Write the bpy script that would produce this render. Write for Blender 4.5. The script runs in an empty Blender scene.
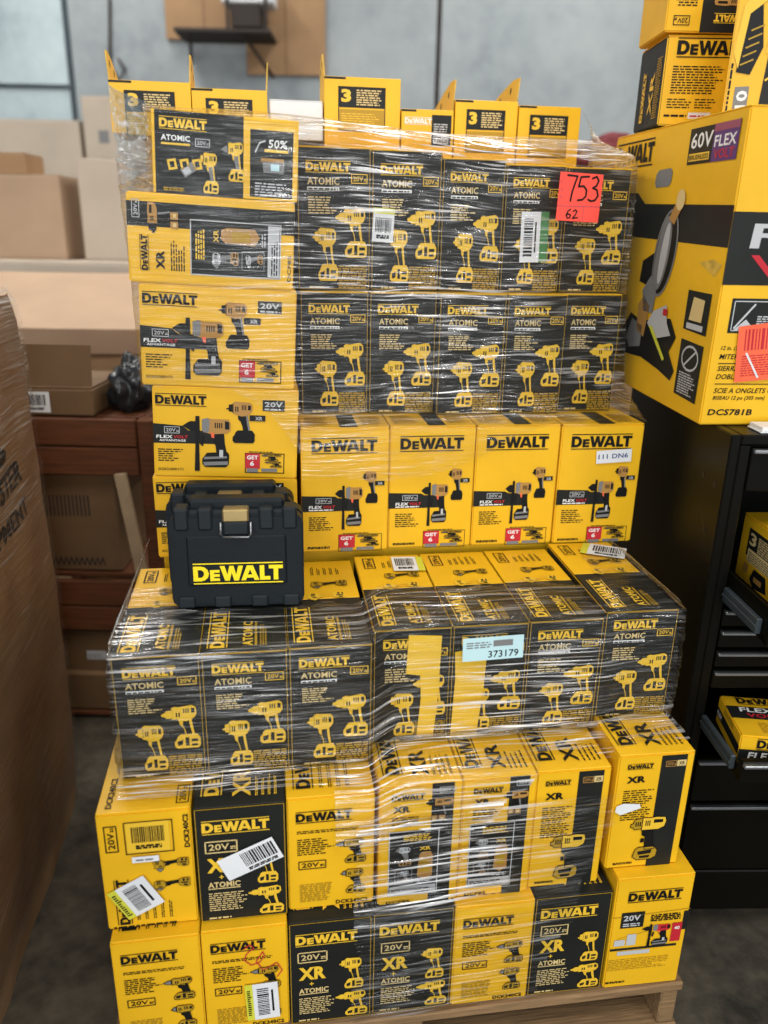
import bpy, bmesh, math, random
from mathutils import Vector, Matrix, noise
from mathutils.geometry import tessellate_polygon

scene = bpy.context.scene
col = scene.collection
R = math.radians

# ------------------------------------------------------------------ camera
cam_d = bpy.data.cameras.new('camera'); cam = bpy.data.objects.new('camera', cam_d); col.objects.link(cam)
cam_d.sensor_fit = 'VERTICAL'; cam_d.sensor_height = 36.0; cam_d.sensor_width = 27.0
cam_d.lens = 789.0 / 1024.0 * 36.0
cam_d.clip_start = 0.02
cam.matrix_world = Matrix.Translation((0, 0, 1.71)) @ Matrix.Rotation(R(90 - 19.2), 4, 'X') @ Matrix.Rotation(R(1.1), 4, 'Z')
cam_d.dof.use_dof = True; cam_d.dof.focus_distance = 1.75; cam_d.dof.aperture_fstop = 1.7
scene.camera = cam

# ------------------------------------------------------------------ world, lamps, exposure
world = bpy.data.worlds.new('hall_ambient'); scene.world = world; world.use_nodes = True
bg = world.node_tree.nodes['Background']; bg.inputs[0].default_value = (0.93, 0.96, 1.0, 1); bg.inputs[1].default_value = 0.10
def area(name, loc, target, sx, sy, power, colr):
    d = bpy.data.lights.new(name, 'AREA'); d.shape = 'RECTANGLE'; d.size = sx; d.size_y = sy; d.energy = power; d.color = colr
    o = bpy.data.objects.new(name, d); col.objects.link(o); o.location = loc
    o.rotation_euler = (Vector(target) - Vector(loc)).to_track_quat('-Z', 'Y').to_euler()
    return o
for i, (x, y) in enumerate([(-2.6, -1.2), (0.6, -1.2), (3.6, -1.2), (-2.6, 3.4), (0.8, 3.4), (3.8, 3.4), (-2.4, 6.0), (1.4, 6.0)]):
    area('ceiling_strip_lamp', (x, y, 5.2), (x, y, 0), 0.45, 2.4, 78 if y < 0 else 62, (1.0, 0.97, 0.92))
for x in (-3.2, 0.8, 4.8):  # unseen area lights added behind the camera, for bright fronts and film glare
    area('added_front_light', (x, -5.0, 2.3), (x * 0.55, 1.6, 1.2), 3.0, 3.6, 165 if x < -1 else 115 if x < 2 else 70, (0.95, 0.98, 1.0))
scene.view_settings.view_transform = 'Standard'; scene.view_settings.look = 'None'
scene.view_settings.gamma = 1.0; scene.view_settings.use_curve_mapping = False
scene.view_settings.exposure = 0.38

# ------------------------------------------------------------------ materials
M = {}
def mat(key, colr, rough=0.5, metal=0.0, vary=0.12, scale=14.0, bump=0.0, coat=0.0, spec=0.35, stretch=(1, 1, 1)):
    m = bpy.data.materials.new(key); m.use_nodes = True
    nt = m.node_tree; b = nt.nodes['Principled BSDF']
    b.inputs['Base Color'].default_value = (*colr, 1); b.inputs['Roughness'].default_value = rough; b.inputs['Metallic'].default_value = metal
    b.inputs['Specular IOR Level'].default_value = spec
    if coat: b.inputs['Coat Weight'].default_value = coat; b.inputs['Coat Roughness'].default_value = 0.25
    if vary or bump:
        tc = nt.nodes.new('ShaderNodeTexCoord'); mp = nt.nodes.new('ShaderNodeMapping'); mp.inputs['Scale'].default_value = stretch
        nz = nt.nodes.new('ShaderNodeTexNoise'); nz.inputs['Scale'].default_value = scale; nz.inputs['Detail'].default_value = 5
        nt.links.new(tc.outputs['Object'], mp.inputs[0]); nt.links.new(mp.outputs[0], nz.inputs['Vector'])
        if vary:
            rp = nt.nodes.new('ShaderNodeValToRGB')
            rp.color_ramp.elements[0].position = 0.3; rp.color_ramp.elements[1].position = 0.72
            rp.color_ramp.elements[0].color = (*[c * (1 - vary) for c in colr], 1)
            rp.color_ramp.elements[1].color = (*[min(1, c * (1 + vary * 0.6)) for c in colr], 1)
            nt.links.new(nz.outputs['Fac'], rp.inputs[0]); nt.links.new(rp.outputs[0], b.inputs['Base Color'])
        if bump:
            bp = nt.nodes.new('ShaderNodeBump'); bp.inputs['Strength'].default_value = bump; bp.inputs['Distance'].default_value = 0.01
            nt.links.new(nz.outputs['Fac'], bp.inputs['Height']); nt.links.new(bp.outputs[0], b.inputs['Normal'])
    M[key] = m
    return m
mat('yel', (0.80, 0.452, 0.012), 0.42, vary=0.08, scale=9, bump=0.06)
mat('edge', (0.62, 0.40, 0.06), 0.6, vary=0.3, scale=60)
mat('dark', (0.014, 0.0155, 0.014), 0.45, vary=0.2, scale=9, bump=0.06, spec=0.22)
mat('blk', (0.008, 0.008, 0.008), 0.45, vary=0, spec=0.2)
mat('gold', (0.80, 0.50, 0.035), 0.45, vary=0)
mat('pale', (0.66, 0.50, 0.22), 0.5, vary=0)
mat('wht', (0.80, 0.80, 0.78), 0.5, vary=0)
mat('paper', (0.72, 0.74, 0.76), 0.6, vary=0.05)
mat('red', (0.50, 0.018, 0.03), 0.5, vary=0)
mat('mauve', (0.30, 0.07, 0.12), 0.5, vary=0)
mat('gry', (0.19, 0.19, 0.19), 0.5, vary=0)
mat('lgry', (0.48, 0.49, 0.50), 0.5, vary=0)
mat('tan', (0.42, 0.22, 0.055), 0.5, vary=0)
mat('ochre', (0.42, 0.25, 0.012), 0.5, vary=0)
mat('tag_red', (0.93, 0.085, 0.06), 0.6, vary=0.04)
mat('tag_orange', (0.88, 0.14, 0.06), 0.6, vary=0.1)
mat('cyan', (0.50, 0.72, 0.76), 0.5, vary=0.05)
mat('ink_blue', (0.03, 0.05, 0.20), 0.5, vary=0)
mat('green', (0.06, 0.22, 0.07), 0.5, vary=0)
mat('lime', (0.62, 0.62, 0.05), 0.5, vary=0)
mat('purple', (0.10, 0.035, 0.17), 0.5, vary=0)
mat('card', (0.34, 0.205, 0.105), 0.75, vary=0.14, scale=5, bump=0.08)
mat('card_pale', (0.43, 0.295, 0.195), 0.75, vary=0.10, scale=4, bump=0.08)
mat('card_light', (0.50, 0.42, 0.335), 0.75, vary=0.10, scale=4)
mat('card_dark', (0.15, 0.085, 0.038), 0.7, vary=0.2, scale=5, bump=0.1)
mat('ink', (0.03, 0.022, 0.018), 0.7, vary=0)
mat('wood', (0.24, 0.145, 0.068), 0.75, vary=0.35, scale=10, bump=0.25, stretch=(1, 12, 12))
mat('wood_red', (0.12, 0.038, 0.012), 0.6, vary=0.35, scale=6, bump=0.2, stretch=(1, 14, 14))
mat('wood_pale', (0.42, 0.31, 0.19), 0.7, vary=0.2, scale=12)
mat('case', (0.0065, 0.0105, 0.014), 0.45, vary=0.1, scale=80, bump=0.05, spec=0.22)
mat('case_rib', (0.010, 0.015, 0.019), 0.5, vary=0.1, scale=80, spec=0.25)
mat('brass', (0.46, 0.34, 0.15), 0.42, metal=0.7, vary=0.15)
mat('steel', (0.36, 0.38, 0.40), 0.4, metal=0.9, vary=0.1)
mat('steel_dull', (0.07, 0.09, 0.105), 0.5, metal=0.6, vary=0.2)
mat('cabinet', (0.0035, 0.0033, 0.0022), 0.36, vary=0.2, scale=4, spec=0.14)
mat('case_yellow', (0.92, 0.72, 0.012), 0.5, vary=0)
mat('bag_black', (0.02, 0.022, 0.025), 0.25, vary=0.4, scale=12, bump=0.4)
mat('cloth_red', (0.13, 0.018, 0.022), 0.9, vary=0.3, scale=20, bump=0.3)
mat('tape', (0.62, 0.50, 0.33), 0.3, vary=0.15)

def concrete(key, base, dirt, lo, scale, rough):
    m = bpy.data.materials.new(key); m.use_nodes = True; nt = m.node_tree; b = nt.nodes['Principled BSDF']
    tc = nt.nodes.new('ShaderNodeTexCoord')
    n1 = nt.nodes.new('ShaderNodeTexNoise'); n1.inputs['Scale'].default_value = scale; n1.inputs['Detail'].default_value = 10; n1.inputs['Roughness'].default_value = 0.65
    n2 = nt.nodes.new('ShaderNodeTexNoise'); n2.inputs['Scale'].default_value = scale * 9; n2.inputs['Detail'].default_value = 6
    for n in (n1, n2): nt.links.new(tc.outputs['Object'], n.inputs['Vector'])
    mx = nt.nodes.new('ShaderNodeMath'); mx.operation = 'MULTIPLY_ADD'; mx.inputs[1].default_value = 0.35
    nt.links.new(n2.outputs['Fac'], mx.inputs[0]); nt.links.new(n1.outputs['Fac'], mx.inputs[2])
    rp = nt.nodes.new('ShaderNodeValToRGB'); e = rp.color_ramp.elements
    e[0].position = 0.48; e[0].color = (*lo, 1); e[1].position = 0.85; e[1].color = (*base, 1)
    e2 = rp.color_ramp.elements.new(0.62); e2.color = (*dirt, 1)
    nt.links.new(mx.outputs[0], rp.inputs[0]); nt.links.new(rp.outputs[0], b.inputs['Base Color'])
    b.inputs['Roughness'].default_value = rough
    bp = nt.nodes.new('ShaderNodeBump'); bp.inputs['Strength'].default_value = 0.2; bp.inputs['Distance'].default_value = 0.01
    nt.links.new(n2.outputs['Fac'], bp.inputs['Height']); nt.links.new(bp.outputs[0], b.inputs['Normal'])
    M[key] = m
concrete('floor', (0.125, 0.104, 0.072), (0.052, 0.043, 0.029), (0.015, 0.012, 0.008), 2.6, 0.85)
concrete('wall', (0.36, 0.395, 0.405), (0.29, 0.325, 0.34), (0.22, 0.25, 0.27), 0.9, 0.8)
concrete('wall_blue', (0.50, 0.60, 0.63), (0.42, 0.51, 0.545), (0.33, 0.40, 0.44), 1.1, 0.7)

def film_material(key, fu, fv, tint=(0.93, 0.95, 1.0)):
    m = bpy.data.materials.new(key); m.use_nodes = True; nt = m.node_tree; nt.nodes.clear()
    N = nt.nodes.new; L = nt.links.new
    out = N('ShaderNodeOutputMaterial'); uv = N('ShaderNodeUVMap'); at = N('ShaderNodeAttribute'); at.attribute_name = 'crease_glare'
    wn = N('ShaderNodeTexNoise'); wn.inputs['Scale'].default_value = 3.0; wn.inputs['Detail'].default_value = 1
    L(uv.outputs[0], wn.inputs['Vector'])
    wm = N('ShaderNodeVectorMath'); wm.operation = 'MULTIPLY_ADD'; wm.inputs[1].default_value = (0.0, 0.022, 0.0)
    L(wn.outputs['Color'], wm.inputs[0]); L(uv.outputs[0], wm.inputs[2])
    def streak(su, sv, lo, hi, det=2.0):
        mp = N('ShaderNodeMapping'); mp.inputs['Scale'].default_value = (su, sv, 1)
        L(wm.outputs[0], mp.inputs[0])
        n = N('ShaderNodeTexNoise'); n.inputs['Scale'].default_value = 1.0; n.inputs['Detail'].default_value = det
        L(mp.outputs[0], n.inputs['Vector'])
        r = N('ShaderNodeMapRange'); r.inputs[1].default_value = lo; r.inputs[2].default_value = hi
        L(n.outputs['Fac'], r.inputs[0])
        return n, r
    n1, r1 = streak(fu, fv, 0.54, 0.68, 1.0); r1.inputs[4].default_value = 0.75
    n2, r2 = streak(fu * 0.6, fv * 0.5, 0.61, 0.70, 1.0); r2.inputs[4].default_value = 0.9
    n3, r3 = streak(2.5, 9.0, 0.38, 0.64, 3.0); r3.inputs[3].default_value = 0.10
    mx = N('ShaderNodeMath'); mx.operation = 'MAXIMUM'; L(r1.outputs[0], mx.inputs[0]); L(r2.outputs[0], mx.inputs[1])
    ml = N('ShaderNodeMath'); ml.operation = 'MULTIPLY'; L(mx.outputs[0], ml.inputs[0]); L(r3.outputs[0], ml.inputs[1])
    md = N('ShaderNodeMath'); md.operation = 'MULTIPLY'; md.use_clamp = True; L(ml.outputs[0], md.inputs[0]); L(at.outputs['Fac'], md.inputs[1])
    # thin clear film: mostly transparent with a soft gloss, white streaks in the colour for creases and their glints
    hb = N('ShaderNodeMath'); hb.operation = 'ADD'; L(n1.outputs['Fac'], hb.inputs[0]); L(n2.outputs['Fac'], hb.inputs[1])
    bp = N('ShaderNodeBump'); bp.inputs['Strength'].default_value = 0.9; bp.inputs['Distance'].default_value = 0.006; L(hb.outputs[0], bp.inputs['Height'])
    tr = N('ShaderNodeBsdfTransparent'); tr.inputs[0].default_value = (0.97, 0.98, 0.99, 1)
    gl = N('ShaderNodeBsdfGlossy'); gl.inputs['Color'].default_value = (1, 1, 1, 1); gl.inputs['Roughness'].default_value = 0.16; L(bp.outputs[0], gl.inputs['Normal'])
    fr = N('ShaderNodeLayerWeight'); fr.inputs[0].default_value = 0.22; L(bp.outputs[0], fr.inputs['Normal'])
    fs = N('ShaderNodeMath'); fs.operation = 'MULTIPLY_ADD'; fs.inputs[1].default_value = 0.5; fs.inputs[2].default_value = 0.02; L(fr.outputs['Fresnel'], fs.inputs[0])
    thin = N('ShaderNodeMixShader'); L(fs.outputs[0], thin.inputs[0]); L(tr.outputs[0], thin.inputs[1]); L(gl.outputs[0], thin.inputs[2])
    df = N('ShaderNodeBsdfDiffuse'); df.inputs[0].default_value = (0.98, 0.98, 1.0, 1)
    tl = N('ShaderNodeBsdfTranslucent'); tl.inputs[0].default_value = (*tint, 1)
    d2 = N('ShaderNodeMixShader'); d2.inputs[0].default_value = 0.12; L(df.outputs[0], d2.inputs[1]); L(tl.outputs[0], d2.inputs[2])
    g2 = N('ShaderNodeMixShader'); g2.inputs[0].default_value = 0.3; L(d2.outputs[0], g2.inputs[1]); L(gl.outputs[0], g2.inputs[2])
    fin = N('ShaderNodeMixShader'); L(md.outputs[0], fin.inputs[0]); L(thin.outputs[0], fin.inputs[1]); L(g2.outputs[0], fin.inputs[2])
    L(fin.outputs[0], out.inputs['Surface'])
    M[key] = m
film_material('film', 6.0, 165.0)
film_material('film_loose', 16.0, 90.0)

# ------------------------------------------------------------------ helpers
def link(name, data, parent=None, loc=None, rot=None):
    o = bpy.data.objects.new(name, data); col.objects.link(o)
    if parent: o.parent = parent
    if loc is not None: o.location = loc
    if rot is not None: o.rotation_euler = rot
    return o
def tag(o, label=None, cat=None, group=None, kind=None):
    if label: o['label'] = label
    if cat: o['category'] = cat
    if group: o['group'] = group
    if kind: o['kind'] = kind
    return o
def thing(name, label, cat, loc=(0, 0, 0), rz=0.0, group=None, rot=None):
    o = link(name, None, None, loc, rot if rot else (0, 0, rz)); o.empty_display_size = 0.05
    return tag(o, label, cat, group)

class MB:
    """collects polygons with material keys into one mesh"""
    def __init__(s): s.v = []; s.f = []; s.m = []; s.keys = []
    def mi(s, k):
        if k not in s.keys: s.keys.append(k)
        return s.keys.index(k)
    def quad(s, pts, k):
        n = len(s.v); s.v += [tuple(p) for p in pts]; s.f.append(tuple(range(n, n + len(pts)))); s.m.append(s.mi(k))
    def box(s, lo, hi, k, bev=0.0, T=None):
        bm = bmesh.new(); bmesh.ops.create_cube(bm, size=1.0)
        for v in bm.verts:
            v.co = Vector([lo[i] + (v.co[i] + 0.5) * (hi[i] - lo[i]) for i in range(3)])
        if bev: bmesh.ops.bevel(bm, geom=bm.edges[:], offset=bev, segments=1, affect='EDGES')
        s.bm(bm, k, T)
    def bm(s, bm, k, T=None):
        bm.verts.index_update(); n = len(s.v)
        s.v += [tuple(T @ v.co) if T else tuple(v.co) for v in bm.verts]
        for f in bm.faces: s.f.append(tuple(n + v.index for v in f.verts)); s.m.append(s.mi(k))
        bm.free()
    def tube(s, pts, r, k, seg=8):
        pts = [Vector(p) for p in pts]; rings = []
        for i, p in enumerate(pts):
            d = (pts[min(i + 1, len(pts) - 1)] - pts[max(i - 1, 0)]).normalized()
            a = d.orthogonal().normalized(); b = d.cross(a)
            rings.append([len(s.v) + j for j in range(seg)])
            s.v += [tuple(p + (a * math.cos(2 * math.pi * j / seg) + b * math.sin(2 * math.pi * j / seg)) * r) for j in range(seg)]
        mi = s.mi(k)
        for q in range(len(rings) - 1):
            for j in range(seg):
                s.f.append((rings[q][j], rings[q][(j + 1) % seg], rings[q + 1][(j + 1) % seg], rings[q + 1][j])); s.m.append(mi)
        s.f.append(tuple(rings[0][::-1])); s.m.append(mi); s.f.append(tuple(rings[-1])); s.m.append(mi)
    def mesh(s, name, smooth=False):
        me = bpy.data.meshes.new(name); me.from_pydata(s.v, [], s.f)
        for k in s.keys: me.materials.append(M[k])
        me.polygons.foreach_set('material_index', s.m)
        if smooth: me.polygons.foreach_set('use_smooth', [True] * len(s.f))
        me.update(); return me
    def build(s, name, parent=None, smooth=False): return link(name, s.mesh(name, smooth), parent)

# ---- lettering
_txt = {}
def text_geo(s, bold):
    key = (s, bold)
    if key not in _txt:
        c = bpy.data.curves.new('t', 'FONT'); c.body = s; c.size = 1.0; c.offset = bold; c.resolution_u = 2
        c.space_character = 1.0 + bold * 1.5
        o = bpy.data.objects.new('t', c)
        me = o.to_mesh()
        vs = [(v.co.x, v.co.y) for v in me.vertices]; fs = [tuple(p.vertices) for p in me.polygons]
        o.to_mesh_clear(); bpy.data.objects.remove(o); bpy.data.curves.remove(c)
        if vs:
            x0 = min(v[0] for v in vs); x1 = max(v[0] for v in vs); y0 = min(v[1] for v in vs); y1 = max(v[1] for v in vs)
            vs = [((v[0] - x0) / (x1 - x0), (v[1] - y0) / (y1 - y0)) for v in vs]
            asp = (x1 - x0) / (y1 - y0)
        else: asp = 1
        _txt[key] = (vs, fs, asp)
    return _txt[key]

class Art:
    """flat print on one face: parts of named polygons in face coordinates (u right, v up, metres)"""
    def __init__(s, W, H, seed=1):
        s.W = W; s.H = H; s.parts = []; s.cur = None; s.name = None; s.T = [(0, 0, 0)]; s.rnd = random.Random(seed); s.lay = 0
    def part(s, name): s.cur = []; s.name = name; s.parts.append((name, s.cur)); return s
    def push(s, x, y, ang): s.T.append((x, y, R(ang)))
    def pop(s): s.T.pop()
    def tr(s, p):
        for (x, y, a) in reversed(s.T):
            c, q = math.cos(a), math.sin(a); p = (x + c * p[0] - q * p[1], y + q * p[0] + c * p[1])
        return p
    def add(s, pts, faces, k, lay):
        s.cur.append(([s.tr(p) for p in pts], faces, k, lay + s.lay))
    def rect(s, x0, y0, x1, y1, k, lay=1): s.add([(x0, y0), (x1, y0), (x1, y1), (x0, y1)], [(0, 1, 2, 3)], k, lay)
    def frame(s, x0, y0, x1, y1, w, k, lay=2):
        s.rect(x0, y0, x1, y0 + w, k, lay); s.rect(x0, y1 - w, x1, y1, k, lay); s.rect(x0, y0, x0 + w, y1, k, lay); s.rect(x1 - w, y0, x1, y1, k, lay)
    def poly(s, pts, k, lay=2):
        tri = tessellate_polygon([[Vector((p[0], p[1], 0)) for p in pts]])
        s.add(pts, [tuple(t) for t in tri], k, lay)
    def line(s, a, b, w, k, lay=3):
        d = Vector((b[0] - a[0], b[1] - a[1]));
        if d.length < 1e-6: return
        d.normalize(); n = Vector((-d.y, d.x)) * w / 2
        s.add([(a[0] + n.x, a[1] + n.y), (b[0] + n.x, b[1] + n.y), (b[0] - n.x, b[1] - n.y), (a[0] - n.x, a[1] - n.y)], [(0, 1, 2, 3)], k, lay)
    def outline(s, pts, w, k, lay=3):
        for i in range(len(pts)): s.line(pts[i], pts[(i + 1) % len(pts)], w, k, lay)
    def disc(s, x, y, r, k, lay=2, n=14): s.add([(x + r * math.cos(6.2832 * i / n), y + r * math.sin(6.2832 * i / n)) for i in range(n)], [tuple(range(n))], k, lay)
    def text(s, t, x, y, w, h, k, lay=3, bold=0.02, slant=0.0):
        vs, fs, asp = text_geo(t, bold)
        if w is None: w = h * asp
        s.add([(x + v[0] * w + v[1] * h * slant, y + v[1] * h) for v in vs], fs, k, lay)
    def greek(s, x, y, w, h, n, k, lay=2, fill=0.55, ragged=0.35):
        if s.name == 'fine_print' and s.cur: s.part('fine_print')
        if h / n > .0056: n = int(math.ceil(h / .0056))
        st = h / n
        for i in range(n):
            yy = y + h - (i + 1) * st; xx = x; end = x + w * (1 - ragged * s.rnd.random())
            while xx < end:
                ww = st * s.rnd.uniform(.8, 3.2); x1 = min(xx + ww, end)
                s.rect(xx, yy, x1, yy + st * fill, k, lay); xx = x1 + st * 0.5
    def barcode(s, x, y, w, h, bgk='paper', k='blk', lay=4, vertical=False, bars=18):
        s.rect(x, y, x + w, y + h, bgk, lay)
        L = h if vertical else w; q = 0.12 * L; e = L - 0.12 * L
        while q < e:
            bw = L / bars * s.rnd.choice([0.35, 0.5, 0.8])
            if vertical: s.rect(x + w * 0.16, y + q, x + w * 0.62, y + min(q + bw, e), k, lay + 1)
            else: s.rect(x + q, y + h * 0.34, x + min(q + bw, e), y + h * 0.86, k, lay + 1)
            q += bw + L / bars * s.rnd.choice([0.35, 0.5])
        if vertical: s.rect(x + w * 0.72, y + h * 0.2, x + w * 0.80, y + h * 0.8, k, lay + 1)
        else: s.greek(x + w * 0.2, y + h * 0.12, w * 0.6, h * 0.14, 1, k, lay + 1, 0.9, 0)
    def logo(s, x, y, w, k, lay=3, rules=True):
        h = w / 5.61; n = 7
        def P(pts): s.add([(x + p[0] * h, y + p[1] * h) for p in pts], [tuple(range(len(pts)))], k, lay)
        # D
        out = []; inn = []
        for i in range(n):
            a = -math.pi / 2 + math.pi * i / (n - 1)
            out.append((0.47 + 0.50 * math.cos(a), 0.5 + 0.5 * math.sin(a))); inn.append((0.45 + 0.22 * math.cos(a), 0.5 + 0.26 * math.sin(a)))
        out = [(0, 0)] + out + [(0, 1)]; inn = [(0.29, 0.24)] + inn + [(0.29, 0.76)]
        for i in range(len(out)):
            j = (i + 1) % len(out); P([out[i], out[j], inn[j], inn[i]])
        X = 1.04                                         # small capital E
        P([(X, 0), (X + .25, 0), (X + .25, .74), (X, .74)])
        for y0, y1 in ((0, .18), (.28, .46), (.56, .74)): P([(X + .25, y0), (X + .60, y0), (X + .60, y1), (X + .25, y1)])
        X = 1.66                                         # W
        P([(X + p, q) for p, q in ((0, 1), (.30, 1), (.455, .40), (.60, 1), (.86, 1), (1.005, .40), (1.16, 1), (1.46, 1), (1.16, 0), (.87, 0), (.73, .55), (.59, 0), (.30, 0))])
        X = 2.97                                         # A
        P([(X + p, q) for p, q in ((0, 0), (.30, 0), (.36, .17), (.44, .38), (.57, .74), (.57, 1), (.38, 1))])
        P([(X + p, q) for p, q in ((.84, 0), (1.14, 0), (.76, 1), (.57, 1), (.57, .74), (.70, .38), (.78, .17))])
        P([(X + p, q) for p, q in ((.36, .17), (.78, .17), (.70, .38), (.44, .38))])
        X = 4.15                                         # L
        P([(X, 0), (X + .29, 0), (X + .29, 1), (X, 1)]); P([(X + .29, 0), (X + .66, 0), (X + .66, .25), (X + .29, .25)])
        X = 4.72                                         # T
        P([(X, .76), (X + .89, .76), (X + .89, 1), (X, 1)]); P([(X + .30, 0), (X + .59, 0), (X + .59, .76), (X + .30, .76)])
        if rules:
            P([(0, 1.12), (5.61, 1.12), (5.61, 1.20), (0, 1.20)]); P([(0, -.20), (5.61, -.20), (5.61, -.12), (0, -.12)])
    def badge(s, x, y, w, h, k, fillk=None, lay=2, t='20V'):
        if fillk: s.rect(x, y, x + w, y + h, fillk, lay)
        s.frame(x, y, x + w, y + h, h * 0.09, k, lay + 1)
        s.text(t, x + w * .12, y + h * .24, w * .62, h * .52, k, lay + 1, 0.012)
        s.greek(x + w * .78, y + h * .26, w * .16, h * .3, 2, k, lay + 1, .6, 0)
    def tool(s, kind, x, y, w, h, pal, lay=3, flip=False):
        def q(pts): return [(x + ((1 - p[0]) if flip else p[0]) * w, y + p[1] * h) for p in pts]
        sh = TOOLS[kind]; ow = w * 0.022
        for nm, pts in sh:
            k = pal.get(nm)
            if k: s.poly(q(pts), k, lay)
            if pal.get('line') and nm not in ('detail', 'strip', 'white', 'steel', 'red', 'bodyline', 'tanline'): s.outline(q(pts), ow, pal['line'], lay + 1)
            lay += 0.12
def vents(x0, x1, y0, y1, n): return [('detail', [(x0 + (x1 - x0) * (i + .15) / n, y0), (x0 + (x1 - x0) * (i + .7) / n, y0), (x0 + (x1 - x0) * (i + .7) / n, y1), (x0 + (x1 - x0) * (i + .15) / n, y1)]) for i in range(n)]
TOOLS = {
 'drill': [('chuck', [(0, .795), (.09, .82), (.13, .86), (.25, .87), (.25, .70), (.13, .70), (.09, .735), (0, .76)]),
           ('grip', [(.52, .66), (.76, .69), (.79, .50), (.84, .26), (.62, .26), (.58, .42), (.50, .58)]),
           ('strip', [(.70, .66), (.76, .66), (.79, .50), (.83, .30), (.78, .30), (.73, .48)]),
           ('body', [(.27, .92), (.36, .95), (.44, .93), (.80, .97), (.89, .92), (.91, .78), (.84, .69), (.70, .66), (.66, .62), (.44, .64), (.40, .68), (.27, .67)]),
           ('detail', [(.255, .90), (.285, .90), (.285, .68), (.255, .68)]),
           ('batt', [(.40, .27), (.46, .31), (.90, .31), (.97, .22), (.97, .06), (.92, 0), (.36, 0), (.30, .05), (.30, .14), (.36, .20)]),
           ('trim', [(.45, .64), (.54, .63), (.52, .50), (.47, .55)])] + vents(.56, .74, .80, .90, 3) + vents(.36, .50, .72, .82, 2) + [('detail', [(.78, .92), (.87, .90), (.87, .80), (.78, .80)]), ('detail', [(.36, .15), (.52, .19), (.50, .08), (.38, .05)]), ('detail', [(.58, .24), (.68, .24), (.68, .05), (.58, .05)]), ('detail', [(.74, .20), (.92, .20), (.92, .14), (.74, .14)]), ('detail', [(.74, .09), (.90, .09), (.90, .04), (.74, .04)])],
 'impact': [('chuck', [(.02, .83), (.10, .85), (.10, .92), (.21, .93), (.21, .75), (.10, .76), (.10, .80), (.02, .81)]),
            ('grip', [(.46, .68), (.70, .68), (.73, .50), (.78, .26), (.56, .26), (.52, .42), (.44, .58)]),
            ('strip', [(.64, .66), (.70, .66), (.73, .50), (.77, .30), (.72, .30), (.67, .48)]),
            ('body', [(.22, .96), (.30, 1.0), (.46, .99), (.76, .98), (.84, .92), (.84, .78), (.76, .70), (.66, .66), (.40, .64), (.34, .69), (.22, .71)]),
            ('detail', [(.215, .94), (.245, .95), (.245, .73), (.215, .74)]),
            ('batt', [(.32, .27), (.38, .31), (.84, .31), (.92, .22), (.92, .06), (.87, 0), (.28, 0), (.22, .05), (.22, .14), (.28, .20)]),
            ('trim', [(.38, .66), (.47, .66), (.46, .53), (.40, .57)])] + vents(.50, .66, .80, .92, 3) + vents(.29, .42, .76, .88, 2) + [('detail', [(.70, .92), (.79, .91), (.79, .80), (.70, .80)]), ('detail', [(.28, .15), (.44, .19), (.42, .08), (.30, .05)]), ('detail', [(.50, .24), (.60, .24), (.60, .05), (.50, .05)]), ('detail', [(.66, .20), (.86, .20), (.86, .14), (.66, .14)]), ('detail', [(.66, .09), (.84, .09), (.84, .04), (.66, .04)])],
 'hammer': [('chuck', [(0, .79), (.10, .85), (.16, .88), (.30, .88), (.30, .70), (.16, .70), (.10, .73)]),
            ('grip', [(.62, .66), (.86, .68), (.88, .45), (.92, .28), (.70, .28), (.68, .42), (.60, .58)]),
            ('body', [(.42, .92), (.52, .95), (.62, .93), (.96, .93), (1.0, .86), (1.0, .72), (.92, .66), (.60, .64), (.42, .68)]),
            ('steel', [(.40, .92), (.52, .95), (.56, .90), (.55, .70), (.50, .66), (.40, .70)]),
            ('batt', [(.50, .28), (.94, .30), (.97, .24), (.96, .06), (.90, .0), (.46, 0), (.40, .06), (.40, .16)]),
            ('red', [(.58, .67), (.66, .66), (.65, .56), (.60, .58)]),
            ('trim', [(.27, .98), (.35, .98), (.36, .62), (.34, .40), (.35, -.08), (.24, -.08), (.26, .40), (.25, .62)]),
            ('trim', [(.40, .62), (.46, .60), (.42, .40), (.36, .44)])] + vents(.66, .84, .76, .86, 4) + [('detail', [(.88, .90), (.97, .88), (.97, .74), (.88, .74)]), ('bodyline', [(.44, .20), (.92, .22), (.92, .18), (.44, .15)]), ('white', [(.76, .34), (.84, .34), (.84, .20), (.76, .20)]), ('tanline', [(.42, .10), (.94, .12), (.94, .05), (.44, .03)])],
 'wrench': [('chuck', [(0, .86), (.06, .86), (.10, .96), (.32, .99), (.32, .74), (.12, .72), (.06, .78), (0, .78)]),
            ('grip', [(.44, .70), (.66, .70), (.70, .45), (.76, .24), (.48, .24), (.46, .42)]),
            ('strip', [(.60, .68), (.66, .68), (.70, .45), (.74, .28), (.69, .28), (.64, .46)]),
            ('body', [(.32, 1.0), (.52, .98), (.70, 1.0), (.96, .98), (1.0, .88), (.96, .76), (.80, .70), (.32, .70)]),
            ('batt', [(.22, .25), (.30, .30), (.76, .30), (.86, .20), (.84, .06), (.70, 0), (.30, 0), (.16, .08)]),
            ('trim', [(.34, .68), (.44, .68), (.44, .56), (.36, .58)]), ('trim', [(.34, .50), (.42, .50), (.42, .42), (.34, .42)])] + vents(.12, .30, .80, .90, 3) + vents(.40, .56, .80, .92, 3) + [('detail', [(.64, .94), (.90, .93), (.90, .86), (.64, .86)]), ('detail', [(.30, .20), (.70, .23), (.68, .14), (.32, .12)]), ('detail', [(.36, .09), (.66, .10), (.64, .04), (.38, .04)])],
}
PAL_GOLD = dict(chuck='gold', body='gold', batt='gold', line='gold', detail='dark', trim='gold', strip='gold')          # gold drawing on black
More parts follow.
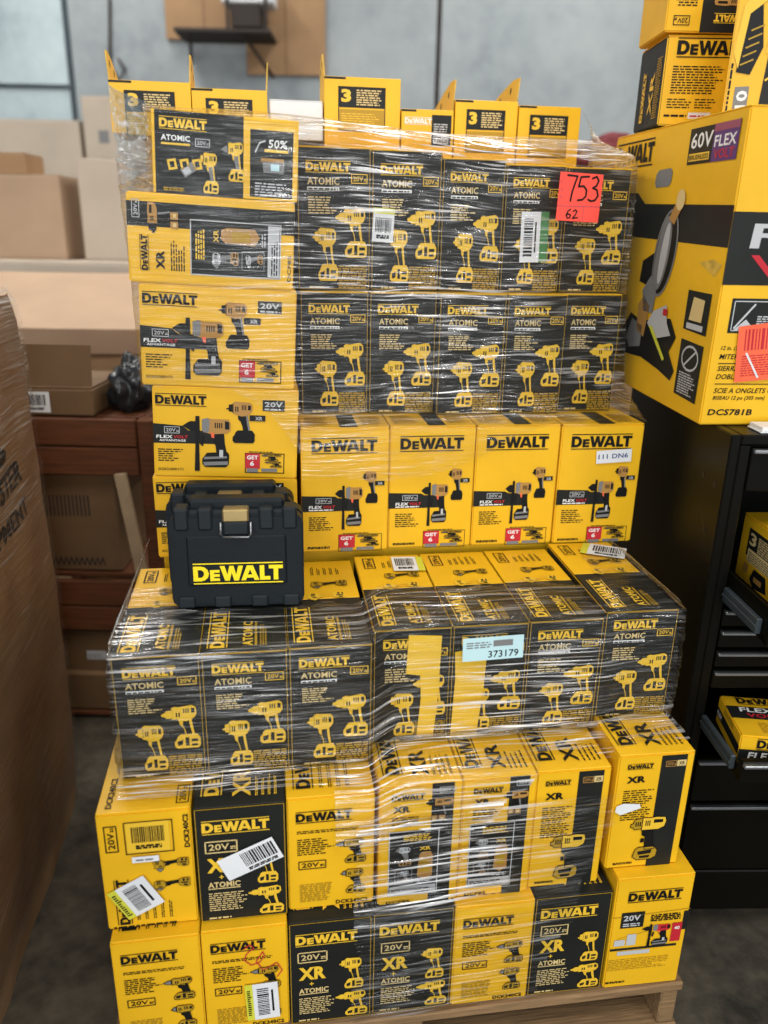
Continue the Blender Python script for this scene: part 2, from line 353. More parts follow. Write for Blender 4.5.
PAL_INK = dict(chuck='gry', body='ochre', batt='ochre', grip='blk', line='blk', detail='blk', trim='blk')     # ink drawing on yellow
PAL_COL = dict(chuck='blk', body='tan', batt='blk', grip='blk', detail='blk', trim='blk', white='lgry', steel='gry', red='tag_orange', bodyline='gry', tanline='gry', strip='gry')       # full-colour picture
PAL_YB = dict(chuck='ochre', body='gold', batt='ochre', grip='blk', line='blk', detail='blk', trim='blk')
PAL_DK = dict(chuck='gry', body='lgry', batt='tan', grip='gry', detail='blk', trim='gry', line='gry')

OFF = 0.0005
def face_map(face, W, D, H):
    if face == 'front': return lambda u, v, l: (u - W / 2, -l, v)
    if face == 'top': return lambda u, v, l: (u - W / 2, v, H + l)
    if face == 'left': return lambda u, v, l: (-W / 2 - l, D - u, v)
    if face == 'right': return lambda u, v, l: (W / 2 + l, u, v)
def art_meshes(a, fmap, post=None):
    res = []
    for nm, items in a.parts:
        mb = MB()
        for pts, faces, k, lay in items:
            n = len(mb.v); mi = mb.mi(k)
            for p in pts:
                q = fmap(p[0], p[1], OFF * (lay + 0.6)); mb.v.append(post(q) if post else q)
            for f in faces: mb.f.append(tuple(n + i for i in f)); mb.m.append(mi)
        if mb.f: res.append((nm, mb.mesh(nm)))
    return res
def body_mesh(W, D, H, front, top, side, edge='edge', bev=0.003, skew=0.0, post=None):
    bm = bmesh.new(); bmesh.ops.create_cube(bm, size=1.0)
    for v in bm.verts: v.co = Vector((v.co.x * W, (v.co.y + .5) * D, (v.co.z + .5) * H))
    bmesh.ops.bevel(bm, geom=bm.edges[:], offset=bev, segments=2, affect='EDGES')
    bm.normal_update()
    mb = MB(); mb.v = []
    bm.verts.index_update()
    for v in bm.verts:
        c = v.co.copy(); c.z -= skew * (c.x / W + .5) * (c.z / H)
        mb.v.append(post(tuple(c)) if post else tuple(c))
    for f in bm.faces:
        n = f.normal; k = edge
        if n.y < -.95: k = front
        elif n.z > .95: k = top
        elif max(abs(n.x), abs(n.y), abs(n.z)) > .95: k = side
        mb.f.append(tuple(v.index for v in f.verts)); mb.m.append(mb.mi(k))
    bm.free(); return mb.mesh('carton_body')

_kinds = {}
def carton_kind(key, W, D, H, front, top, side, arts, flaps=None, edge='edge', turn=None, skew=0.0):
    """meshes of one carton kind, shared by all its copies. arts: {face: Art}; turn 'ccw' lays it on its side, 'flip' stands it on its head"""
    full = (key, round(W, 4), round(D, 4), round(H, 4), turn)
    if full in _kinds: return _kinds[full]
    post = None
    if turn == 'ccw': post = lambda p: (-p[2] + H / 2, p[1], p[0] + W / 2)
    if turn == 'flip': post = lambda p: (-p[0], p[1], H - p[2])
    th = 0.0028 if flaps else 0.0
    parts = [('carton_body', body_mesh(W, D, H - th, front, top, side, edge, skew=skew, post=post))]
    if flaps:
        g = 0.0011
        for k, y0, y1 in ((flaps[0], 0.001, D / 2 - g), (flaps[1], D / 2 + g, D - 0.001)):
            mb = MB(); mb.box((-W / 2 + .001, y0, H - th), (W / 2 - .001, y1, H), k, 0.0008)
            if post: mb.v = [post(v) for v in mb.v]
            parts.append(('flap', mb.mesh('flap')))
    for face, a in arts.items(): parts += art_meshes(a, face_map(face, W, D, H), post)
    _kinds[full] = parts
    return parts
def put(parts, label, loc, rot, cat='box', group=None, name='tool_carton'):
    t = thing(name, label, cat, loc, rot=rot, group=group)
    for nm, me in parts: link(nm, me, t)
    return t
def sticker(parent, name, label, W, D, H, face, fn, lift=6):
    """one stuck-on label drawn with fn(Art) on a face of the carton"""
    Wf, Hf = (W, H) if face == 'front' else (W, D) if face == 'top' else (D, H)
    a = Art(Wf, Hf, 5); a.lay = lift; a.part(name); fn(a)
    for nm, me in art_meshes(a, face_map(face, W, D, H)):
        o = link(nm, me, parent)
        if label: o['label'] = label

# ------------------------------------------------------------------ the hall
def struct(name, mb, smooth=False): return tag(mb.build(name, None, smooth), kind='structure')
mb = MB(); mb.box((-7, -7, -0.1), (7, 8, 0), 'floor'); struct('floor', mb)
mb = MB(); mb.box((-2.69, 7.5, 0), (0.36, 7.7, 6.0), 'wall'); mb.box((0.40, 7.5, 0), (7, 7.7, 6.0), 'wall')
mb.box((0.36, 7.53, 0), (0.40, 7.7, 6.0), 'ink'); struct('wall_back', mb)
mb = MB()
for z0, z1 in ((0, 2.85), (2.88, 6.0)):
    for x0, x1 in ((-7, -4.9), (-4.87, -2.73)): mb.box((x0, 7.49, z0), (x1, 7.7, z1), 'wall_blue')
o = struct('wall_left_panels', mb); o.name = 'wall_back.001'
for i, (lo, hi) in enumerate((((-2.73, 7.47, 0), (-2.69, 7.52, 6.0)), ((-7, 7.47, 2.85), (-2.73, 7.52, 2.88)), ((-4.9, 7.47, 0), (-4.87, 7.52, 6.0)))):
    mb = MB(); mb.box(lo, hi, 'steel_dull'); struct('trim_%d' % (i + 1), mb)

# ------------------------------------------------------------------ the pallet frame of reference
YAW = R(8.5); OX, OY = -0.514, 1.159
def S(s, t, z): return (OX + s * math.cos(YAW) - t * math.sin(YAW), OY + s * math.sin(YAW) + t * math.cos(YAW), z)
def SV(p): return Vector(S(*p))
rnd = random.Random(7)

# pallet
pal = thing('wooden_pallet', 'worn wooden pallet carrying the whole stack of yellow and black boxes', 'pallet', S(0.6, 0.6, 0), YAW)
def pal_box(name, lo, hi, k, jit=0):
    mb = MB(); mb.box((lo[0] - .6, lo[1] - .6, lo[2]), (hi[0] - .6, hi[1] - .6, hi[2]), k, 0.004); return mb.build(name, pal)
for i in range(7):
    t0 = -0.012 + i * 0.187
    pal_box('deck_board', (-0.02, t0, 0.120), (1.222 + rnd.uniform(-.01, .012), t0 + 0.135, 0.144), 'wood')
for s0 in (-0.012, 0.585, 1.172): pal_box('stringer', (s0, -0.008, 0.022), (s0 + .04, 1.235, 0.119), 'wood')
for i in range(5):
    t0 = -0.012 + i * 0.277
    pal_box('bottom_board', (-0.02, t0, 0.0), (1.22, t0 + 0.10, 0.021), 'wood')

# ------------------------------------------------------------------ printed carton kinds
def art_atomic(W, H, seed=3):
    a = Art(W, H, seed); X = lambda f: f * W; Y = lambda f: H * (1 - f)
    a.part('logo').logo(X(.12), Y(.165), W * .60, 'gold')
    a.part('series_name').text('ATOMIC', X(.14), Y(.258), W * .43, H * .050, 'pale', bold=.02); a.rect(X(.14), Y(.295), X(.57), Y(.273), 'wht', 2); a.greek(X(.15), Y(.292), W * .4, H * .016, 1, 'dark', 3, .7, 0)
    a.part('voltage_badge').badge(X(.73), Y(.245), W * .22, H * .066, 'gold')
    a.part('fine_print').greek(X(.15), Y(.455), W * .40, H * .125, 6, 'pale', 2, .5, .5); a.greek(X(.56), Y(.985), W * .41, H * .17, 9, 'ochre', 2, .62, .05); a.greek(X(.16), Y(.985), W * .2, H * .016, 1, 'pale', 2, .8, 0)
    a.part('drill_picture').tool('drill', X(.52), Y(.76), W * .44, H * .36, PAL_GOLD)
    a.part('driver_picture').tool('impact', X(.20), Y(.93), W * .38, H * .375, PAL_GOLD)
    a.part('edge_line').frame(X(.012), H * .008, X(.988), H * .992, W * .008, 'ochre', 1)
    return a
def art_atomic_top(W, D):
    a = Art(W, D, 4); hv = D * .5
    a.part('top_logo'); a.push(W * .27, D * .03, 90); a.logo(0, 0, D * .37, 'gold'); a.pop()
    a.part('top_series_name'); a.push(W * .60, D * .04, 90); a.text('ATOMIC', 0, 0, D * .24, W * .12, 'gold', bold=.03); a.rect(0, -W * .05, D * .24, -W * .02, 'ochre', 2); a.greek(0, -W * .16, D * .22, W * .09, 2, 'ochre', 2); a.pop()
    a.part('top_picture'); a.push(W * .30, D * .47, 90); a.tool('impact', 0, -W * .50, D * .10, W * .5, PAL_GOLD); a.pop()
    a.push(W * .36, D * .62, 90); a.tool('impact', 0, -W * .5, D * .10, W * .5, PAL_INK); a.pop()
    a.part('top_badge'); a.push(W * .26, D * .79, 90); a.badge(0, -W * .02, D * .16, W * .17, 'blk'); a.pop()
    a.part('top_print')
    for i in range(5): a.push(W * (.42 + .09 * i), D * .80, 90); a.greek(0, 0, D * .13, W * .05, 2, 'blk', 2, .5, .5); a.pop()
    return a
def k_atomic(W, D, H, topart=True):
    arts = {'front': art_atomic(W, H)}
    if topart: arts['top'] = art_atomic_top(W, D)
    return carton_kind('atomic' + str(topart), W, D, H, 'dark', 'yel', 'dark', arts, ('dark', 'yel') if topart else ('yel', 'yel'))
def top_simple(W, D, k):
    a = Art(W, D, 9)
    a.part('top_logo'); a.push(W * .27, D * .08, 90); a.logo(0, 0, D * .40, k); a.pop()
    a.part('top_series_name'); a.push(W * .62, D * .06, 90); a.text('XR', 0, 0, D * .2, W * .2, k, bold=.03); a.pop()
    a.part('top_print')
    for i in range(4): a.push(W * (.70 + .07 * i), D * .06, 90); a.greek(0, 0, D * .16, W * .035, 1, k, 2, .6, .3); a.pop()
    return a
def k_combo(W, D, H):          # yellow two-tool kit
    a = Art(W, H, 11); X = lambda f: f * W; Y = lambda f: H * (1 - f)
    a.part('logo').logo(X(.10), Y(.205), W * .64, 'blk')
    a.part('fine_print').greek(X(.11), Y(.31), W * .74, H * .03, 1, 'blk', 2, .5, .1); a.greek(X(.11), Y(.50), W * .42, H * .15, 5, 'blk', 2, .45, .4); a.greek(X(.13), Y(.93), W * .38, H * .17, 8, 'ochre', 2, .6, .2)
    a.part('voltage_badge').badge(X(.12), Y(.63), W * .32, H * .075, 'blk')
    a.part('drill_picture').tool('drill', X(.55), Y(.60), W * .36, H * .22, PAL_INK)
    a.part('driver_picture').tool('impact', X(.60), Y(.88), W * .32, H * .22, PAL_INK)
    a.part('model_code').text('DCK240C2', X(.55), Y(.975), W * .38, H * .035, 'blk', bold=.03)
    t = Art(W, D, 9); t.part('top_logo'); t.push(W * .28, D * .06, 90); t.logo(0, 0, D * .40, 'blk'); t.pop()
    t.part('top_print')
    for i in range(4): t.push(W * (.42 + .10 * i), D * .06, 90); t.greek(0, 0, D * .22, W * .05, 1, 'blk', 2, .5, .2); t.pop()
    return carton_kind('combo', W, D, H, 'yel', 'yel', 'yel', {'front': a, 'top': t}, ('yel', 'yel'))
def k_xr_dark(W, D, H):        # black kit with XR lettering
    a = Art(W, H, 12); X = lambda f: f * W; Y = lambda f: H * (1 - f)
    a.part('logo').logo(X(.08), Y(.205), W * .74, 'gold')
    a.part('voltage_badge').badge(X(.10), Y(.385), W * .36, H * .105, 'pale')
    a.part('series_name').text('XR', X(.11), Y(.555), W * .33, H * .125, 'gold', bold=.045); a.text('+', X(.24), Y(.615), W * .05, H * .035, 'gold'); a.text('ATOMIC', X(.11), Y(.69), W * .36, H * .05, 'pale', bold=.03); a.rect(X(.11), Y(.705), X(.47), Y(.697), 'pale', 2)
    a.part('fine_print').greek(X(.11), Y(.90), W * .44, H * .17, 7, 'pale', 2, .45, .3); a.greek(X(.1), Y(.975), W * .25, H * .02, 1, 'pale', 2, .7, 0)
    a.part('driver_picture').tool('impact', X(.60), Y(.68), W * .32, H * .30, PAL_GOLD)
    a.part('saw_picture').tool('drill', X(.56), Y(.96), W * .40, H * .25, PAL_GOLD)
    a.part('edge_line').frame(X(.012), H * .008, X(.988), H * .992, W * .008, 'ochre', 1)
    return carton_kind('xrdark', W, D, H, 'dark', 'dark', 'dark', {'front': a, 'top': top_simple(W, D, 'gold')}, ('dark', 'dark'))
def k_xr_kit(W, D, H, turn=None):      # yellow kit with tall black picture panel
    a = Art(W, H, 13); X = lambda f: f * W; Y = lambda f: H * (1 - f)
    a.part('panel').rect(X(.63), Y(1.0), X(.90), Y(0.0), 'dark', 1); a.rect(X(.90), 0, X(.93), H, 'yel', 1)
    a.part('logo').logo(X(.14), Y(.115), W * .40, 'blk')
    a.part('series_name').text('XR', X(.16), Y(.215), W * .21, H * .05, 'blk', bold=.045)
    a.part('fine_print').greek(X(.15), Y(.335), W * .36, H * .09, 5, 'blk', 2, .45, .4); a.text('DCF85', X(.10), Y(.985), W * .30, H * .022, 'blk', bold=.02)
    a.part('voltage_badge').badge(X(.72), Y(.075), W * .20, H * .045, 'lgry')
    a.part('driver_picture').tool('wrench', X(.56), Y(.31), W * .34, H * .19, PAL_COL)
    for i in range(2): a.rect(X(.62 + .1 * i), Y(.30), X(.70 + .1 * i), Y(.255), 'tan', 5); a.rect(X(.64 + .1 * i), Y(.29), X(.68 + .1 * i), Y(.27), 'pale', 6)
    a.part('panel_picture').rect(X(.12), Y(.92), X(.74), Y(.37), 'dark', 2); a.frame(X(.12), Y(.92), X(.74), Y(.37), W * .012, 'lgry', 3)
    a.greek(X(.30), Y(.455), W * .36, H * .06, 3, 'gold', 3, .6, .2); a.text('XR', X(.50), Y(.54), W * .14, H * .03, 'gold'); a.poly([(X(.48), Y(.76)), (X(.50), Y(.58)), (X(.54), Y(.555)), (X(.64), Y(.555)), (X(.67), Y(.59)), (X(.67), Y(.76)), (X(.58), Y(.79))], 'tan', 3); a.rect(X(.52), Y(.73), X(.63), Y(.62), 'ochre', 3.5); a.tool('impact', X(.20), Y(.66), W * .22, H * .16, PAL_DK); a.frame(X(.20), Y(.82), X(.42), Y(.68), W * .01, 'gry', 3); a.tool('drill', X(.23), Y(.81), W * .16, H * .11, PAL_DK); a.greek(X(.48), Y(.825), W * .2, H * .03, 2, 'lgry', 3)
    a.rect(X(.14), Y(.91), X(.72), Y(.84), 'lgry', 3); a.greek(X(.16), Y(.90), W * .5, H * .045, 3, 'blk', 4)
    return carton_kind('xrkit', W, D, H, 'yel', 'yel', 'yel', {'front': a} if turn else {'front': a, 'top': top_simple(W, D, 'blk')}, None if turn else ('yel', 'yel'), turn=turn)
def k_xr_single(W, D, H):      # yellow with black band and one impact wrench
    a = Art(W, H, 14); X = lambda f: f * W; Y = lambda f: H * (1 - f)
    a.part('panel').rect(X(.56), 0, X(.90), Y(.02), 'dark', 1)
    a.part('logo').logo(X(.12), Y(.115), W * .34, 'blk')
    a.part('series_name').text('XR', X(.13), Y(.235), W * .25, H * .055, 'blk', bold=.045)
    a.part('fine_print').greek(X(.11), Y(.56), W * .42, H * .27, 8, 'blk', 2, .42, .35); a.greek(X(.1), Y(.965), W * .26, H * .02, 1, 'blk', 2, .8, 0)
    a.part('voltage_badge').badge(X(.62), Y(.115), W * .14, H * .05, 'tan'); a.rect(X(.77), Y(.115), X(.89), Y(.065), 'pale', 2); a.text('XR', X(.79), Y(.105), W * .08, H * .03, 'blk')
    a.part('wrench_picture').tool('wrench', X(.27), Y(.93), W * .48, H * .385, PAL_YB)
    return carton_kind('xrsingle', W, D, H, 'yel', 'yel', 'yel', {'front': a, 'top': top_simple(W, D, 'blk')}, ('yel', 'yel'))
def art_flex(W, H, wide):
    a = Art(W, H, 15); X = lambda f: f * W; Y = lambda f: H * (1 - f)
    if wide:
        a.part('logo').logo(X(.02), Y(.19), W * .345, 'blk')
        a.part('band').poly([(0, Y(.62)), (0, Y(.405)), (X(.20), Y(.425)), (X(.24), Y(.475)), (X(.44), Y(.475)), (X(.44), Y(.62))], 'dark', 1)
        a.part('series_name').badge(X(.075), Y(.51), W * .105, H * .075, 'lgry', None, 2); a.text('FLEX', X(.02), Y(.565), W * .11, H * .035, 'wht', 3, .03, .1); a.text('VOLT', X(.135), Y(.565), W * .10, H * .035, 'red', 3, .03, .1); a.text('ADVANTAGE', X(.04), Y(.60), W * .18, H * .024, 'wht', 3, .02)
        a.part('fine_print').greek(X(.03), Y(.82), W * .17, H * .15, 5, 'blk', 2, .45, .4)
        a.part('model_code').text('DCK2100D1T1', X(.03), Y(.925), W * .17, H * .028, 'blk', bold=.02)
        a.part('drill_picture').tool('hammer', X(.20), Y(.88), W * .33, H * .58, PAL_COL)
        a.part('driver_picture').tool('impact', X(.495), Y(.60), W * .22, H * .46, PAL_COL); a.rect(X(.66), Y(.35), X(.77), Y(.285), 'dark', 5); a.text('XR', X(.70), Y(.34), W * .05, H * .04, 'lgry', 6)
        a.part('voltage_badge').rect(X(.75), Y(.235), X(.905), Y(.115), 'dark', 2); a.text('20V', X(.765), Y(.19), W * .125, H * .055, 'lgry', 3, .03); a.greek(X(.765), Y(.225), W * .12, H * .025, 1, 'lgry', 3, .7, 0)
        bx = (.63, .91, .71, .94)
    else:
        a.part('logo').logo(X(.12), Y(.185), W * .74, 'blk')
        a.part('band').poly([(0, Y(.665)), (0, Y(.535)), (X(.38), Y(.545)), (X(.42), Y(.56)), (X(.66), Y(.56)), (X(.66), Y(.665))], 'dark', 1)
        a.part('series_name').badge(X(.16), Y(.60), W * .18, H * .045, 'lgry', None, 2); a.text('FLEX', X(.08), Y(.64), W * .15, H * .024, 'wht', 3, .03, .1); a.text('VOLT', X(.24), Y(.64), W * .14, H * .024, 'red', 3, .03, .1); a.greek(X(.08), Y(.657), W * .28, H * .012, 1, 'wht', 3, .8, 0)
        a.part('fine_print').greek(X(.08), Y(.82), W * .28, H * .12, 5, 'blk', 2, .45, .4); a.greek(X(.06), Y(.975), W * .26, H * .02, 1, 'blk', 2, .8, 0)
        a.part('drill_picture').tool('hammer', X(.38), Y(.79), W * .32, H * .34, PAL_COL)
        a.part('driver_picture').tool('impact', X(.69), Y(.605), W * .20, H * .26, PAL_COL); a.rect(X(.84), Y(.46), X(.95), Y(.425), 'dark', 5); a.text('XR', X(.87), Y(.455), W * .06, H * .022, 'lgry', 6)
        bx = (.42, .93, .86, 1.005)
    x0, x1, v0, v1 = X(bx[0]), X(bx[1]), Y(bx[3]), Y(bx[2]); w = x1 - x0; h = v1 - v0
    a.part('offer_panel').frame(x0, v0, x1, v1, W * .006, 'blk', 2); a.greek(x0 + w * .1, v1 + h * .03, w * .6, h * .07, 1, 'blk', 2, .6, 0)
    a.rect(x0, v0 + h * .22, x0 + w * .38, v1, 'red', 2); a.text('GET', x0 + w * .05, v0 + h * .68, w * .28, h * .2, 'wht', 3, .03); a.text('6', x0 + w * .13, v0 + h * .36, w * .1, h * .24, 'wht', 3, .03); a.rect(x0 + w * .05, v0 + h * .04, x0 + w * .33, v0 + h * .24, 'gry', 4)
    a.tool('wrench', x0 + w * .42, v0 + h * .62, w * .5, h * .32, PAL_INK); a.tool('drill', x0 + w * .5, v0 + h * .32, w * .45, h * .28, PAL_INK); a.rect(x0 + w * .42, v0 + h * .08, x0 + w * .82, v0 + h * .24, 'gry', 3)
    return a
def k_flex(W, D, H):
    t = Art(W, D, 16); t.part('top_tape').rect(W * .44, 0, W * .64, D * .30, 'dark', 2); t.part('top_print').greek(W * .06, D * .05, W * .3, D * .2, 6, 'ochre', 1); t.greek(W * .7, D * .05, W * .26, D * .2, 6, 'ochre', 1)
    return carton_kind('flex', W, D, H, 'yel', 'yel', 'yel', {'front': art_flex(W, H, False), 'top': t}, ('yel', 'yel'))
def k_flexw(W, D, H, skew=0.0): return carton_kind('flexw%g' % skew, W, D, H, 'yel', 'yel', 'yel', {'front': art_flex(W, H, True)}, None, skew=skew)

# ------------------------------------------------------------------ the stack, layer by layer
GR = {'r7': 'boxes of the bottom layer on the pallet', 'r6': 'boxes of the second layer', 'r5': 'black boxes of the film-wrapped middle layer', 'r3': 'yellow upright boxes of the fourth layer',
      'r2': 'black boxes of the fifth layer', 'r1': 'black boxes of the top layer', 'L': 'boxes lying in the left column'}
def at(parts, label, s0, W, t, z, grp, dyaw=0.0, tilt=0.0):
    return put(parts, label, S(s0 + W / 2, t, z), (0, tilt, YAW + dyaw), group=GR[grp])
g = 0.002
DP = 0.40
# bottom layer (left to right)
Z7 = 0.1445; W7 = 0.171; H7 = 0.272
row7 = ['combo', 'combo', 'xr_dark', 'xr_dark', 'combo', 'xr_dark']
lab7 = ['yellow drill kit box at the bottom left corner of the pallet', 'yellow drill kit box in the bottom layer with red scribble and a small barcode sticker',
        'black kit box in the bottom layer, third from left', 'black kit box in the bottom layer, fourth from left, under creased film',
        'yellow drill kit box in the bottom layer standing between two black kit boxes', 'black kit box in the bottom layer right beside the taller yellow corner box']
kf = {'combo': k_combo, 'xr_dark': k_xr_dark}
r7 = []
for i, k in enumerate(row7):
    r7.append(at(kf[k](W7 - g, DP, H7), lab7[i], i * W7, W7, [0, .004, .001, .003, 0, .002][i], Z7, 'r7', R(.5 - .18 * i)))
def f(a):
    W, H = a.W, a.H
    a.push(W * .58, H * .10, 2); a.rect(-W * .09, 0, 0, H * .36, 'lime', 3); a.greek(-W * .07, H * .05, W * .05, H * .26, 9, 'blk', 4); a.barcode(0, 0, W * .30, H * .36, vertical=True); a.pop()
sticker(r7[1], 'barcode_sticker', 'white barcode sticker with lime edge', W7, DP, H7, 'front', f)
def f(a):
    W, H = a.W, a.H; q = lambda x, y: (W * x, H * (1 - y))
    pts = [(.48, .20), (.56, .16), (.60, .20), (.52, .24), (.48, .30), (.56, .36), (.66, .34), (.72, .28), (.70, .24), (.62, .33), (.70, .42), (.86, .36), (.92, .44), (.86, .50)]
    for p, r_ in zip(pts, pts[1:]): a.line(q(*p), q(*r_), W * .012, 'red', 2)
sticker(r7[1], 'red_scribble', 'red marker scribble', W7, DP, H7, 'front', f, 2)
# tall yellow corner box with a tuck-over lid
W, H, D = 0.173, 0.306, DP
a = Art(W, H, 21); X = lambda q: q * W; Y = lambda q: H * (1 - q)
a.part('logo').logo(X(.16), Y(.20), W * .70, 'blk')
a.part('lid_line').line((0, Y(.34)), (W, Y(.31)), .0016, 'ochre', 2); a.rect(X(.93), Y(.50), X(1.0), Y(.33), 'dark', 2)
a.part('voltage_badge').rect(X(.11), Y(.44), X(.41), Y(.30), 'dark', 2); a.text('20V', X(.14), Y(.375), W * .22, H * .05, 'lgry', 3, .03); a.greek(X(.14), Y(.425), W * .22, H * .035, 2, 'lgry', 3, .6, 0)
a.part('headline').greek(X(.50), Y(.40), W * .40, H * .065, 2, 'blk', 2, .7, .1)
a.part('drill_picture').tool('hammer', X(.40), Y(.62), W * .38, H * .20, dict(PAL_COL, body='red')); a.part('battery_picture').rect(X(.06), Y(.60), X(.20), Y(.545), 'lgry', 3); a.part('battery_picture').rect(X(.22), Y(.60), X(.34), Y(.50), 'lgry', 3); a.part('picture_line').rect(X(.02), Y(.645), X(.90), Y(.625), 'dark', 2); a.part('picture_line').line((X(.10), Y(.535)), (X(.90), Y(.43)), .001, 'ochre', 2)
a.part('offer_panel').rect(X(.80), Y(.60), X(.93), Y(.43), 'red', 3); a.text('40', X(.83), Y(.49), W * .07, H * .03, 'wht', 4, .03)
a.part('fine_print').rect(X(.12), Y(.69), X(.55), Y(.655), 'lgry', 2); a.greek(X(.02), Y(.83), W * .82, H * .11, 3, 'ochre', 2, .35, .3); a.greek(X(.02), Y(.955), W * .26, H * .02, 1, 'blk', 2, .7, 0)
k7 = carton_kind('corner', W, D, H, 'yel', 'yel', 'yel', {'front': a}, ('yel', 'yel'))
at(k7, 'tall yellow drill box with tuck-over lid at the bottom right corner of the pallet', 6 * W7 + .004, W, -0.004, Z7, 'r7', R(-.8))

# second layer
Z6 = Z7 + H7 + .0015; T6 = 0.030
W, H, D = 0.172, 0.276, DP
a = Art(W, H, 22); X = lambda q: q * W; Y = lambda q: H * (1 - q)
a.part('voltage_badge'); a.push(X(.21), Y(.32), 90); a.badge(0, 0, H * .22, W * .14, 'blk'); a.pop()
a.part('printed_barcode'); a.barcode(X(.30), Y(.34), W * .46, H * .25, 'gold', 'blk', 2, False, 26); a.frame(X(.28), Y(.35), X(.80), Y(.08), .0018, 'blk', 4)
a.part('model_code'); a.push(X(.97), Y(.33), 90); a.text('DCK240C2', 0, 0, H * .28, W * .06, 'blk', bold=.03); a.pop()
a.part('logo'); a.push(X(.25), Y(.96), 90); a.logo(0, 0, H * .40, 'blk'); a.pop()
a.part('drill_picture'); a.push(X(.56), Y(.50), 0); a.push(0, 0, 90); a.tool('drill', -H * .02, -W * .38, H * .11, W * .40, PAL_INK); a.part('driver_picture').tool('impact', -H * .19, -W * .38, H * .11, W * .40, PAL_INK); a.pop(); a.pop()
a.part('fine_print')
for i in range(5): a.push(X(.36 + .09 * i), Y(.93), 90); a.greek(0, 0, H * .16, W * .04, 1, 'blk', 2, .5, .3); a.pop()
a.greek(X(.06), Y(.99), W * .8, H * .02, 1, 'blk', 2, .7, .3)
t = Art(W, D, 23); t.part('top_model_code'); t.push(W * .16, D * .03, 90); t.text('DCK240C2', 0, 0, D * .22, W * .07, 'blk', bold=.03); t.pop()
t.part('top_badge'); t.push(W * .98, D * .03, 90); t.badge(0, 0, D * .13, W * .14, 'blk'); t.pop()
k6 = carton_kind('combo_side', W, D, H, 'yel', 'yel', 'yel', {'front': a, 'top': t}, ('yel', 'yel'))
c1 = at(k6, 'yellow box with big printed barcode, left end of the second layer', -0.004, W - .002, T6, Z6, 'r6', R(.6))
def f(a):
    W, H = a.W, a.H
    a.push(W * .33, H * .12, 28); a.rect(-W * .10, 0, 0, H * .28, 'lime', 3); a.greek(-W * .08, H * .03, W * .06, H * .22, 9, 'blk', 4); a.barcode(0, 0, W * .36, H * .28, vertical=True); a.pop()
sticker(c1, 'barcode_sticker', 'tilted white barcode sticker with lime edge', W, D, H, 'front', f)
def f(a): a.rect(a.W * .34, a.H * .585, a.W * .63, a.H * .635, 'paper', 3); a.greek(a.W * .38, a.H * .60, a.W * .2, a.H * .02, 1, 'gry', 4, .7, 0)
sticker(c1, 'small_sticker', 'small white sticker strip', W, D, H, 'front', f)
H6 = 0.274
c2 = at(k_xr_dark(.174 - g, DP, H6), 'black kit box with a slanted white barcode sticker in the second layer', .171, .174, T6 - .004, Z6, 'r6', R(.3))
def f(a):
    W, H = a.W, a.H
    a.push(W * .35, H * .37, 24); a.rect(0, 0, W * .68, H * .20, 'paper', 3)
    q = W * .26
    rr = random.Random(2)
    while q < W * .64: w = W * rr.choice([.008, .014, .022]); a.rect(q, H * .055, q + w, H * .175, 'blk', 4); q += w + W * .012
    a.greek(W * .27, H * .015, W * .36, H * .028, 1, 'blk', 4, .8, 0); a.pop()
sticker(c2, 'barcode_sticker', 'large white barcode sticker stuck on at a slant', W7, DP, H6, 'front', f)
at(k_combo(.174 - g, DP, H6), 'yellow drill kit box in the second layer, right of the black box with slanted sticker', .345, .174, T6 + .004, Z6, 'r6', R(.2))
H6b = 0.293; W6 = [.166, .152, .158]; s6 = .5245
at(k_xr_kit(W6[0] - g, DP, H6b), 'left of two yellow kit boxes with dark picture panels, second layer', s6, W6[0], T6 - .008, Z6, 'r6')
at(k_xr_kit(W6[1] - g, DP, H6b), 'right of two yellow kit boxes with dark picture panels, second layer', s6 + W6[0], W6[1], T6 - .006, Z6, 'r6', R(-.2))
at(k_xr_single(W6[2] - g, DP, H6b), 'yellow box with black band and impact wrench, under creased film in the second layer', s6 + W6[0] + W6[1], W6[2], T6, Z6, 'r6', R(-.3))
Z6c = Z7 + 0.306 + .0015
c7 = at(k_xr_single(.162, DP, .285), 'yellow box with black band and impact wrench at the right end of the second layer', 1.0115, .162, T6 - .004, Z6c, 'r6', R(-.6))
def f(a): a.poly([(a.W * .02, a.H * .53), (a.W * .10, a.H * .50), (a.W * .36, a.H * .55), (a.W * .34, a.H * .585), (a.W * .12, a.H * .60), (a.W * .03, a.H * .58)], 'paper', 3)
sticker(c7, 'torn_sticker', 'torn remains of a white sticker', .162, DP, .285, 'front', f)

# third layer: seven black kits, front edge set back
W5 = 0.1645
lab5 = ['black drill kit box at the left end of the wrapped middle layer', 'black drill kit box, second from the left end of the wrapped middle layer', 'black drill kit box, third from the left in the wrapped middle layer',
        'black drill kit box with straight barcode sticker on its top, middle layer', 'black drill kit box under the pale blue number label, middle layer', 'black drill kit box, second from the right end of the middle layer',
        'black drill kit box with slanted barcode sticker on top, middle layer']
Z5 = [Z6 + .2775] * 3 + [Z6 + H6b + .0015] * 3 + [Z6c + .2865]
H5 = [.272] * 3 + [.266] * 3 + [.254]
T5 = [.124, .122, .126, .158, .160, .162, .160]
D5 = [.415] * 3 + [.378] * 4
r5 = []
for i in range(7):
    s0 = .029 + i * W5 + (.004 - (i - 3) * .0035 if i > 2 else 0)
    r5.append(at(k_atomic((W5 if i < 3 else .161) - g, D5[i], H5[i]), lab5[i], s0, W5 if i < 3 else .161, T5[i], Z5[i], 'r5', R([.5, .4, .2, 0, -.1, -.3, -.8][i])))
